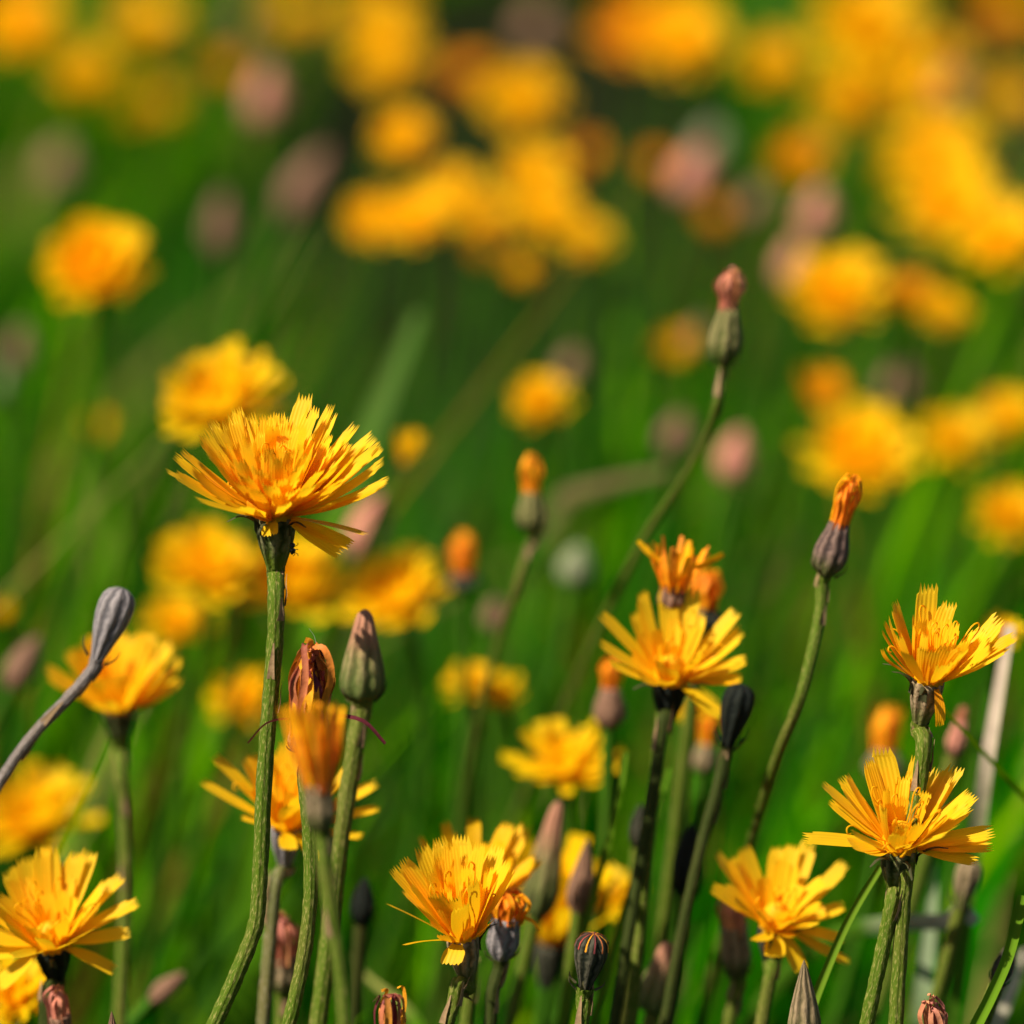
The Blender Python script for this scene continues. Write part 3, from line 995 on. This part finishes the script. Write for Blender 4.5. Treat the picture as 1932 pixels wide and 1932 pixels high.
p9 = [pet(160, 50, 12, 1.8, .05), pet(130, 58, 12.4, 2.0, .0), pet(95, 62, 13.2, 2.2, -.1, tip=-.9), pet(65, 56, 12.6, 2.6, .0), pet(45, 48, 13.6, 2.6, .0), pet(28, 40, 11, 3.0, .05), pet(20, 34, 9, 3, .1)]
p9 += whorl(9, 60, .010, .0024, .05, R_) + whorl(6, 78, .008, .0020, .05, R_)
sharp_flower((890, 1715), .612, 'slightly blurred yellow flower directly behind the shuttlecock-shaped yellow flower at the bottom',
             p9, (.08, -.24, 1), .0021, .0066, .00090, [(890, 1830), (880, 1932)], 9, bracts=2, styles=0, mat='petal_deep')

# (225,1265)
R_ = random.Random(20)
p10 = [pet(170, 34, 11.4, 2.6, .1), pet(150, 40, 10.6, 2.4, .1), pet(120, 46, 11.1, 2.6, .1), pet(90, 46, 11.4, 2.6, .1), pet(60, 46, 11.4, 2.8, .1), pet(30, 40, 11.6, 2.8, .15), pet(10, 30, 10.9, 2.8, .3), pet(-10, 20, 9.7, 3.0, .4)]
p10 += whorl(15, 38, .0108, .0024, .2, R_) + whorl(13, 56, .0105, .0024, .1, R_) + whorl(8, 76, .008, .0020, 0, R_)
sharp_flower((222, 1335), .648, 'softly blurred full yellow flower just behind the grey club-shaped bud at the left',
             p10, (.0, -.30, 1), .0023, .0066, .0010, [(228, 1450), (236, 1560), (237, 1700), (230, 1850), (226, 1932)], 10, bracts=2, styles=0)

# ------------------------------------------------------------------ out-of-focus flowers
SF = [
    # x, y, depth, width, label, kwargs
    (415, 740, .735, 232, 'blurred yellow flower peeking out above the left side of the largest sharp flower', {}),
    (180, 490, .84, 188, 'round golden blurred flower standing alone at the upper left', dict(mat='petal_deep', axis=(0, -.9, 1), dense=1.5)),
    (770, 850, .76, 78, 'small narrow blurred yellow flower right beside the largest flower, tilted right', dict(shape='shut', axis=(.45, -.2, 1), mat='petal_deep')),
    (390, 1058, .755, 195, 'blurred yellow flower left of the main tall stem, just under the largest flower', {}),
    (555, 1085, .76, 210, 'blurred yellow flower behind the main tall stem', {}),
    (745, 1110, .75, 195, 'blurred yellow flower right of the main stem with a bright right side', dict(axis=(-.3, -.5, 1))),
    (335, 1170, .79, 128, 'blurred golden flower right of the grey bud, below the pair at the main stem', dict(mat='petal_deep')),
    (455, 1310, .79, 122, 'round blurred golden flower left of the main stem, above the flower behind three stems', dict(mat='petal_deep')),
    (60, 1530, .735, 215, 'big blurred yellow flower cut by the left edge, above the sharp corner flower', {}),
    (25, 1870, .64, 165, 'yellow flower in the very bottom left corner, mostly out of the picture', {}),
    (1050, 1690, .664, 290, 'blurred tall golden flower seen from the side between dark buds at the bottom centre', dict(shape='cup', mat='petal_deep', axis=(.1, -.15, 1))),
    (1150, 1680, .69, 140, 'blurred yellow flower striped by green stems, right of the tall golden one', dict(axis=(.3, -.3, 1))),
    (1065, 1425, .685, 200, 'blurred yellow flower on a brown-green stalk in the lower centre', dict(axis=(-.05, -.2, 1))),
    (885, 1285, .74, 100, 'blurred small yellow flower crossed by a slanting green stem in the lower centre', dict(mat='petal')),
    (948, 1310, .745, 95, 'blurred small upright yellow flower right of the slanting green stem in the lower centre', dict(shape='cup')),
    (1305, 1330, .665, 80, 'small blurred yellow flower tucked behind the dark stem of the gappy flower', dict(mat='petal_deep')),
    (1890, 1190, .665, 90, 'blurred yellow flower peeking out right of the ragged flower with red tips', {}),
    (1020, 752, .86, 112, 'blurred golden flower alone in the open green, straight above the centre orange-tipped bud', dict(mat='petal_deep')),
    (1622, 842, .88, 200, 'wide blurred yellow flower above the orange-tipped bud at the right', {}),
    (1550, 740, .91, 108, 'round orange blurred flower on top of the wide yellow one at the right', dict(mat='petal_orange', shape='cup')),
    (1800, 822, .91, 132, 'blurred yellow flower between the wide one and the right edge', {}),
    (1900, 780, .93, 118, 'blurred yellow flower touching the right edge at mid height', {}),
    (1905, 968, .83, 130, 'round golden blurred flower cut by the right edge, below mid height', dict(mat='petal_deep', axis=(0, -.7, 1))),
    (1578, 540, .95, 185, 'large blurred golden flower right of the tall withered bud', dict(mat='petal_deep', axis=(-.1, -.6, 1))),
    (1718, 550, .96, 100, 'blurred orange flower, left one of a touching pair at the upper right', dict(mat='petal_orange')),
    (1782, 582, .95, 98, 'blurred yellow flower, right one of a touching pair at the upper right', {}),
    (1110, 450, 1.0, 104, 'blurred bright yellow flower at the lower right end of the central cluster', {}),
    (760, 252, 1.05, 112, 'round blurred golden flower alone above the central cluster', dict(mat='petal_deep', axis=(-.1, -.7, 1))),
    (705, 410, 1.02, 120, 'blurred yellow flower at the left end of the central cluster', {}),
    (785, 405, 1.0, 140, 'blurred yellow flower, second from the left in the central cluster', {}),
    (850, 365, 1.08, 130, 'blurred yellow flower at the top middle of the central cluster', dict(mat='petal_deep')),
    (920, 405, 1.12, 100, 'dim golden flower low in the middle of the central cluster', dict(mat='petal_deep')),
    (1010, 325, 1.08, 140, 'blurred golden flower at the top right of the central cluster', dict(mat='petal_deep')),
    (1035, 395, 1.04, 130, 'blurred golden flower just left of the bright end of the central cluster', dict(mat='petal_deep')),
    (985, 182, 1.2, 150, 'large round blurred golden flower above the right half of the central cluster', dict(mat='petal_deep', axis=(0, -.8, 1))),
    (1285, 65, 1.25, 160, 'bright blurred yellow flower at the top edge, right of the dark gap', dict(axis=(0, -.8, 1))),
    (1195, 55, 1.4, 150, 'darker orange blurred flower touching the bright one at the top edge', dict(mat='petal_orange')),
    (735, 110, 1.3, 140, 'blurred golden flower left of the dark gap below the top edge', dict(mat='petal_deep')),
    (715, 30, 1.45, 140, 'dim golden flower at the top edge, left of the dark gap', dict(mat='petal_deep')),
    (1462, 112, 1.3, 115, 'round blurred orange-yellow flower between the two big groups at the top', dict(mat='petal_deep', axis=(0, -.8, 1))),
    (1640, 45, 1.2, 210, 'biggest blurred yellow flower at the top edge on the right', dict(axis=(0, -.8, 1))),
    (1655, 120, 1.25, 140, 'blurred yellow flower joined to the underside of the biggest one at the top right', {}),
    (1605, 190, 1.25, 150, 'blurred golden flower below and left of the top right group', dict(mat='petal_deep')),
    (1735, 195, 1.4, 110, 'dim golden flower between the top right group and the diagonal band', dict(mat='petal_deep')),
    (1770, 290, 1.16, 190, 'blurred golden flower at the top of the diagonal band at the right', dict(mat='petal_deep')),
    (1705, 315, 1.2, 90, 'dim golden flower at the left rim of the diagonal band at the right', dict(mat='petal_deep')),
    (1790, 375, 1.08, 190, 'brightest blurred yellow flower in the middle of the diagonal band at the right', dict(axis=(-.2, -.7, 1))),
    (1885, 440, 1.02, 165, 'blurred yellow flower at the lower end of the diagonal band, cut by the right edge', dict(axis=(-.2, -.7, 1))),
    (1510, 292, 1.15, 104, 'round orange blurred flower alone left of the diagonal band', dict(mat='petal_orange', axis=(0, -.7, 1))),
    (160, 132, 1.3, 116, 'round blurred golden flower in the top left corner area', dict(mat='petal_deep', axis=(0, -.8, 1))),
    (275, 40, 1.4, 140, 'blurred golden flower at the top edge right of the top left corner', dict(mat='petal_deep')),
    (40, 40, 1.35, 150, 'blurred golden flower filling the top left corner', dict(mat='petal_deep', axis=(0, -.8, 1))),
    (285, 190, 1.7, 100, 'dim olive-yellow far flower below the top left group', dict(mat='petal_deep')),
    (420, 132, 1.3, 86, 'orange blurred flower left of the pink bud near the top', dict(mat='petal_orange', shape='cup')),
    (880, 135, 1.45, 90, 'dim orange flower at the left rim of the large round golden flower near the top', dict(mat='petal_orange')),
    (1110, 290, 1.2, 74, 'small dull orange flower right of the central cluster', dict(mat='petal_orange', shape='cup')),
    (1232, 310, 1.22, 72, 'small dull orange flower left of the pink heads in the upper middle', dict(mat='petal_orange', shape='cup')),
    (985, 510, 1.02, 76, 'small dull golden flower hanging below the central cluster', dict(mat='petal_deep', shape='cup')),
    (910, 470, 1.1, 66, 'tiny dull orange flower under the middle of the central cluster', dict(mat='petal_orange', shape='cup')),
    (1905, 180, 1.45, 100, 'dim golden flower at the right edge near the top', dict(mat='petal_deep')),
    (1275, 655, 1.05, 78, 'dull golden flower left of the tall withered bud', dict(mat='petal_deep', shape='cup')),
    (1345, 410, 1.2, 72, 'dull brown-orange flower between the pink heads in the upper middle', dict(mat='petal_orange', shape='cup')),
    (185, 805, .95, 66, 'tiny dull yellow flower in the green at the left, below the round golden flower', dict(mat='petal_deep', shape='cup')),
    (5, 1155, .8, 50, 'tiny blurred yellow flower cut by the left edge', dict(mat='petal_deep', shape='cup')),
    (1245, 20, 1.8, 120, 'far dim orange flower at the top edge behind the bright yellow one', dict(mat='petal_orange')),
    (560, 20, 1.8, 110, 'far olive-yellow flower at the top edge between the left groups', dict(mat='petal_deep')),
    (1760, 120, 1.7, 120, 'far golden flower right of the biggest flower at the top edge', dict(mat='petal_deep')),
    (1900, 20, 1.9, 110, 'far brownish-yellow flower in the top right corner', dict(mat='petal_orange')),
]
for i, (x, y, d, wpx, lab, kw) in enumerate(SF):
    soft_flower(x, y, d, wpx, lab, 100 + i, **kw)

# ------------------------------------------------------------------ half-open orange heads
OB = dict(name='half_open_flower', cat='flower', group='orange half-open flowers')
bud((872, 1000), (876, 1110), .725, 34, 'blurred oval orange half-open head right of the bright flower at the main stem', 301, 'cup', 'cup_dark', tlen=.72, pal='orange', n=22, pinch=.9, **OB)
bud((1672, 1325), (1668, 1470), .70, 36, 'blurred round orange half-open head above the left petals of the sharp flower at the right', 302, 'cup', 'cup_brown', tlen=.6, pal='orange', n=24, spread=.3, pinch=1.0, **OB)
bud((1342, 1325), (1325, 1460), .68, 24, 'blurred orange half-open head half hidden left of the black bud', 303, 'cup', 'cup_brown', tlen=.55, pal='orange', n=20, pinch=.9, **OB)
bud((1152, 1232), (1150, 1375), .66, 30, 'small orange half-open head on a pinkish cup left of the gappy flower stem', 304, 'cup', 'cup_dullpink', tlen=.42, pal='orange', n=22, spread=.25, pinch=1.0, **OB)
bud((1334, 1072), (1322, 1185), .645, 40, 'orange half-open head right behind the gappy yellow flower', 305, 'cup', 'cup_dark', tlen=.62, pal='orange', n=22, spread=.3, pinch=1.0, **OB)
bud((962, 1668), (945, 1810), .60, 30, 'small orange half-open head on a grey cup right of the shuttlecock flower', 306, 'tube', 'cup_grey', tlen=.40, pal='orange', n=18, spread=.2, pinch=.9, droopers=1, way=[(930, 1870), (925, 1932)], stemmat='stem_dark', **OB)
bud((592, 1318), (608, 1565), .535, 27, 'blurred orange half-open bud in front of the other stems at the lower left', 307, 'tube', 'cup_brown', tlen=.62, pal='amber', n=30, opened=True,
    way=[(614, 1640), (628, 1740), (643, 1840), (650, 1932)], stem_r=.00085, hi=True, **OB)
hoh = bud((1281, 1022), (1264, 1150), .615, 26, 'orange half-open flower with two petals sticking out sideways above the gappy yellow flower', 308, 'tube', 'cup_dullpink', tlen=.62, pal='amber', n=20, opened=True,
    way=[(1258, 1240), (1250, 1340), (1235, 1480)], **OB)
for pts in ([(1254, 1066), (1232, 1052), (1214, 1036), (1202, 1022)], [(1300, 1070), (1322, 1066), (1344, 1054), (1364, 1044)]):
    mb = MB()
    ribbon(mb, catmull([P(x, y, .612) - hoh.location for x, y in pts], 4), lambda v: .0011 * (.6 + .8 * math.sin(v * 2.6)), Vector((0, -.55, .83)), (.9, .46, .006), fold=.15)
    mb.build('petal', M['withered'], hoh)


# ------------------------------------------------------------------ withered and closed heads in and near focus
WB = dict(name='withered_flower', cat='withered flower', group='withered flower heads')
bud((592, 1206), (580, 1420), .58, 37, 'sharp shrivelled maroon and orange flower head in the gap right of the main stem', 320, 'tube', 'cup_brown', tlen=.74, pal='maroon', n=36, spread=.12, pinch=.8, droopers=3, crumple=2.4,
    way=[(575, 1470), (584, 1560), (586, 1680), (577, 1780), (560, 1870), (545, 1932)], stem_r=.00095, **WB)
bud((1380, 500), (1364, 688), .632, 31, 'tall withered pinkish bud standing above all others right of centre on a long slanting stem', 321, 'cup', 'cup_green', tlen=.42, pal='pink', n=22, spread=.12, pinch=1.25, droopers=0, crumple=1.8,
    way=[(1354, 760), (1325, 840, .64), (1272, 930, .65), (1225, 1000, .66), (1172, 1100, .675), (1100, 1250, .69), (1030, 1410, .71), (960, 1560, .73)], stem_r=.00058, **WB)
bud((1606, 884), (1556, 1088), .604, 32, 'withered bud with bright orange shrivelled tip on a slanting stem at the right', 322, 'cup', 'cup_purple', tlen=.48, pal='orange', n=20, spread=.10, pinch=1.15, crumple=1.8,
    way=[(1545, 1170), (1512, 1310, .603), (1466, 1430, .61), (1426, 1560, .628), (1385, 1700, .65), (1340, 1850, .67)], stem_r=.00075, **WB)
bud((1002, 848), (1003, 1005), .665, 27, 'blurred withered bud with an orange tip on a slanting stem in the centre', 323, 'cup', 'cup_green', tlen=.48, pal='orange', n=18, spread=.1, pinch=1.2, crumple=1.6, stem_r=.0006, hi=True,
    way=[(995, 1040), (975, 1110), (940, 1210, .675), (910, 1330, .685), (880, 1480, .70), (850, 1700, .72)], **WB)
bud((537, 1712), (532, 1870), .625, 27, 'shrivelled orange and pink head between the two green stems near the bottom', 324, 'tube', 'cup_brown', tlen=.55, pal='pink', n=18, spread=.15, pinch=.9, way=[(530, 1932)], **WB)
bud((742, 1858), (735, 2010), .575, 25, 'small sharp shrivelled head with spiky orange strands at the bottom edge', 325, 'tube', 'cup_dark', tlen=.70, pal='maroon', n=15, spread=.5, pinch=.7, droopers=2, **WB)
bud((1378, 1668), (1392, 1840), .632, 28, 'brown-green withered head with a faded pink top left of the leaning flower', 326, 'tube', 'cup_brown', tlen=.42, pal='pink', n=16, spread=.12, pinch=.8, way=[(1384, 1890), (1374, 1932)], **WB)
bud((1752, 1870), (1775, 2000), .582, 24, 'small shrivelled pink head with a curled strand at the bottom edge, right side', 327, 'tube', 'cup_dullpink', tlen=.66, pal='pink', n=14, spread=.25, pinch=.7, **WB)
bud((110, 1845), (118, 1980), .60, 22, 'small pinkish shrivelled head beside the dark stem in the bottom left corner', 328, 'tube', 'cup_dullpink', tlen=.5, pal='pink', n=10, spread=.3, pinch=.8, **WB)

CB = dict(group='closed flower heads in the meadow')
bud((690, 1143), (683, 1322), .603, 41, 'fat cone-shaped closed bud with a pink tip right of the shrivelled maroon head', 340, 'cone', 'cup_green_pink',
    way=[(672, 1395), (660, 1470), (640, 1600), (622, 1760), (600, 1932)], stem_r=.0012, **CB)
bud((232, 1110), (182, 1245), .600, 33, 'grey club-shaped bud on an arching grey stalk at the left edge', 341, 'club', 'cup_grey', 'stem_grey', way=[(140, 1305), (62, 1388), (5, 1468), (-70, 1600)], stem_r=.00075, toward=-.1, **CB)
bud((1120, 1757), (1104, 1864), .58, 31, 'sharp dark round-topped bud with striped crown at the bottom centre', 342, 'club', 'cup_dark', tipcol='maroon', way=[(1101, 1905), (1098, 1932)], stem_r=.0009, **CB)
bud((1514, 1800), (1518, 1990), .578, 32, 'sharp brown spike-shaped closed head rising from the bottom edge', 343, 'spike', 'cup_brown', **CB)
bud((1398, 1288), (1372, 1408), .61, 30, 'black club-shaped bud on a thin dark stem right of the gappy flower', 344, 'club', 'cup_black', 'stem_dark', way=[(1352, 1495), (1325, 1590), (1290, 1740), (1260, 1900)], stem_r=.0008, **CB)
bud((1304, 1545), (1295, 1690), .635, 30, 'dark blurred bud among the stems left of the leaning flower', 345, 'egg', 'cup_black', 'stem_dark', **CB)
bud((1208, 1512), (1205, 1600), .64, 17, 'small dark brown bud between slanting stems in the lower centre', 346, 'egg', 'cup_dark', **CB)
bud((1108, 1575), (1092, 1720), .635, 26, 'narrow brown bud with reddish tip right of the tall golden flower', 347, 'spike', 'cup_dullpink', **CB)
bud((1052, 1500), (1010, 1730), .645, 34, 'tall pinkish green closed bud on a slant left of the tall golden flower', 348, 'cone', 'cup_green_pink', **CB)
bud((1258, 1768), (1232, 1910), .63, 36, 'blurred greenish cone bud with pink tip at the bottom, right of the striped-crown bud', 349, 'cone', 'cup_green_pink', **CB)
bud((1830, 1618), (1812, 1715), .632, 24, 'blurred grey-brown bud right of the sharp flower with the left-pointing petal', 350, 'club', 'cup_brown', **CB)
bud((1908, 1768), (1880, 1860), .60, 20, 'dark bud behind the bent green stem at the bottom right edge', 351, 'egg', 'cup_dark', **CB)
bud((1818, 1325), (1798, 1425), .655, 18, 'small pinkish bud between the ragged flower and the pale straw', 352, 'cup', 'cup_pink', tlen=.3, pal='pink', **CB)
bud((690, 1650), (682, 1745), .64, 22, 'shadowed bud, its shade painted black, in the dark grass left of the shuttlecock flower', 353, 'egg', 'cup_black', 'stem_dark', **CB)  # shade on this bud is put into its near-black cup colour
bud((350, 1828), (285, 1890), .665, 20, 'grey-pink slanting bud near the bottom, left of the main stem foot', 354, 'egg', 'cup_dullpink', **CB)
bud((213, 1902), (214, 2000), .58, 15, 'tiny brown bud tip at the bottom edge on the left', 355, 'spike', 'cup_dullpink', **CB)

# ------------------------------------------------------------------ blurred pink and beige closed heads
PB = [
    ((505, 120), (505, 240), 1.2, 42, 'blurred pink closed head right of the orange flower near the top left', 'cup_pink'),
    ((618, 275), (545, 415), 1.1, 44, 'blurred dusky pink head slanting right, left of the central cluster', 'cup_dullpink'),
    ((422, 360), (418, 485), 1.05, 35, 'blurred upright beige-pink head in the green at the upper left', 'cup_dullpink'),
    ((122, 265), (112, 360), 1.3, 46, 'dim grey-pink head above the round golden flower at the left', 'cup_dullpink'),
    ((42, 610), (38, 700), 1.0, 30, 'small beige-pink head near the left edge below the round golden flower', 'cup_dullpink'),
    ((5, 680), (3, 750), 1.0, 18, 'pale grey head cut by the left edge', 'cup_white'),
    ((1020, 5), (1015, 100), 1.5, 46, 'dusky pink head in the dark gap at the top edge', 'cup_dullpink'),
    ((468, 10), (462, 70), 1.5, 30, 'small reddish brown head at the top edge above the pink one', 'cup_dullpink'),
    ((1325, 275), (1295, 380), 1.15, 46, 'big blurred rose-pink head in the upper middle', 'cup_pink'),
    ((1548, 350), (1538, 450), 1.05, 40, 'blurred light pink head above the large golden flower right of the tall bud', 'cup_pink'),
    ((1505, 445), (1490, 545), 1.05, 34, 'blurred orange-pink head at the left shoulder of the large golden flower', 'cup_pink'),
    ((1432, 345), (1425, 420), 1.15, 34, 'brownish head between the pink heads in the upper middle', 'cup_dullpink'),
    ((1398, 805), (1378, 912), .87, 40, 'blurred pink head right of the tall slanting stem', 'cup_pink'),
    ((1700, 680), (1695, 765), 1.0, 44, 'dim brown-pink head above the yellow pair at the right', 'cup_dullpink'),
    ((1288, 775), (1268, 860), .92, 36, 'dim beige head left of the tall slanting stem', 'cup_dullpink'),
    ((728, 922), (668, 1050), .79, 42, 'blurred bright pink drooping-shouldered head right under the largest flower', 'cup_pink'),
    ((1095, 1022), (1080, 1105), .79, 38, 'pale whitish oval head in the green right of the centre bud', 'cup_white'),
    ((75, 1195), (20, 1300), .73, 34, 'blurred pinkish head slanting right near the left edge, below the grey bud', 'cup_dullpink'),
    ((938, 1125), (928, 1190), .80, 26, 'small dim pink head left of the slanting centre stem', 'cup_dullpink'),
    ((1085, 655), (1075, 725), .98, 32, 'small beige head above right of the golden flower in the open green', 'cup_dullpink'),
    ((1350, 235), (1335, 310), 1.3, 36, 'grey-green head above the big rose-pink head', 'cup_white'),
    ((1765, 1500), (1760, 1560), .75, 26, 'dim brown head behind the upper petals of the sharp flower at the right', 'cup_dullpink'),
    ((1325, 600), (1318, 660), 1.0, 26, 'dim beige head just left of the tall withered bud', 'cup_dullpink'),
    ((1805, 130), (1798, 200), 1.4, 36, 'dim pinkish grey head left of the right edge near the top', 'cup_dullpink'),
]
for i, (a, f, d, r, lab, cm) in enumerate(PB):
    bud(a, f, d, r * .86, lab, 400 + i, 'egg', cm, name='closed_flower', cat='closed flower', group='pink closed heads far back', hi=False)

# ------------------------------------------------------------------ single blades and straws
GB = 'single blades and straws'
blade([(1905, 1180, .64), (1885, 1300, .64), (1862, 1440, .64), (1845, 1560, .645)], 32, 'pale dry straw standing at the right edge behind the ragged flower', (.50, .38, .26), 'dry_straw', 'straw', GB, 1, tipw=.6)
blade([(1842, 1742, .635), (1822, 1722, .633), (1800, 1722, .635), (1780, 1740, .64), (1720, 1742, .645), (1645, 1748, .655)], 34, 'pale dry leaf lying level with a curled end, right of the lowest sharp stem', (.42, .36, .27), 'dry_leaf', 'dry leaf', GB, 2, tipw=.7, side=Vector((0, -.3, 1)))
blade([(1765, 1630, .66), (1758, 1720, .66), (1745, 1850, .66), (1740, 1932, .66)], 46, 'pale grey-green blade standing upright right of the lowest sharp stem', (.22, .27, .14), 'grass_blade', 'grass blade', GB, 3, 'grass')
blade([(790, 590, .84), (750, 690, .83), (705, 800, .82), (640, 960, .80)], 62, 'broad grey-green blurred blade slanting up behind the largest flower', (.06, .115, .018), 'grass_blade', 'grass blade', GB, 4, 'grass', tipw=.35)
blade([(1262, 888, .80), (1190, 905, .81), (1110, 925, .82), (1060, 945, .83), (1030, 1010, .84)], 40, 'beige dry leaf lying level in the grass right of the centre bud', (.17, .13, .045), 'dry_leaf', 'dry leaf', GB, 5, tipw=.4, turn=.6, side=Vector((0, -.3, 1)), ground=True)
blade([(1932, 1690, .583), (1905, 1800, .583), (1872, 1878, .583), (1845, 1932, .583)], 24, 'bent green stalk leaving the picture at the bottom right edge', (.10, .19, .01), 'bare_stalk', 'stalk', GB, 6, 'grass', tipw=.9, fold=.5)
blade([(1662, 1636, .592), (1600, 1742, .592), (1545, 1870, .592), (1525, 1932, .592)], 20, 'bare green stalk slanting behind the stem of the lowest sharp flower', (.10, .17, .012), 'bare_stalk', 'stalk', GB, 7, 'grass', tipw=.7, fold=.5)
blade([(1180, 1420, .63), (1165, 1520, .63), (1130, 1660, .63), (1080, 1850, .63)], 16, 'thin green stalk slanting between the buds in the lower centre', (.09, .17, .01), 'bare_stalk', 'stalk', GB, 8, 'grass', tipw=.8, fold=.5)
blade([(1260, 1450, .635), (1225, 1580, .635), (1180, 1720, .635), (1130, 1900, .635)], 18, 'green stalk slanting down from the dark gappy-flower stem', (.08, .16, .01), 'bare_stalk', 'stalk', GB, 9, 'grass', tipw=.8, fold=.5)
blade([(1932, 1790, .65), (1915, 1850, .65), (1880, 1932, .65)], 40, 'pale blurred straw in the bottom right corner', (.50, .42, .30), 'dry_straw', 'straw', GB, 10)
blade([(650, 1800, .68), (700, 1850, .675), (760, 1900, .67)], 26, 'yellowish blade slanting down right above the spiky shrivelled head', (.22, .22, .05), 'grass_blade', 'grass blade', GB, 11, 'grass')

# thin thread on the shrivelled head and the insect on the main stem
mb = MB()
a0 = P(596, 1212, .58)
a1 = P(583, 1186, .579)
org = a0
tube(mb, catmull([a0 - org, (a0 + a1) / 2 - org + Vector((.0002, 0, 0)), a1 - org], 4), lambda t: .00003, 5)
o = mb.build('silk_thread', M['silk'])
o.location = org
o['label'] = 'fine silk thread rising from the top of the shrivelled maroon head'
o['category'] = 'thread'

mb = MB()
ip = P(545, 1038, .578)
nrm = (RGT).normalized()
body = [ip + RGT * .0002 + UPV * .0009, ip + RGT * .0005 + UPV * .0006, ip + RGT * .0005 + UPV * .0003, ip + RGT * .0005, ip + RGT * .0004 - UPV * .0006]
bl = [p - ip for p in catmull(body, 4)]
tube(mb, bl, lambda t: .00012 + .00032 * abs(math.sin(t * math.pi * 2.0)) * (1 if t > .5 else .7), 8, cap=True)
for k in range(6):
    s = -1 if k % 2 else 1
    b0 = RGT * .0005 + UPV * (.0004 - .0003 * (k // 2))
    e = b0 + RGT * (.0001 if s > 0 else .0007) + UPV * (.0006 - .0006 * (k // 2)) + FWD * (-.0007 * s)
    tube(mb, catmull([b0, (b0 + e) / 2 + RGT * .0003, e], 3), lambda t: .00005, 5)
o = mb.build('insect', M['insect'])
o.location = ip
o['label'] = 'tiny black insect clinging to the right side of the main tall stem'
o['category'] = 'insect'
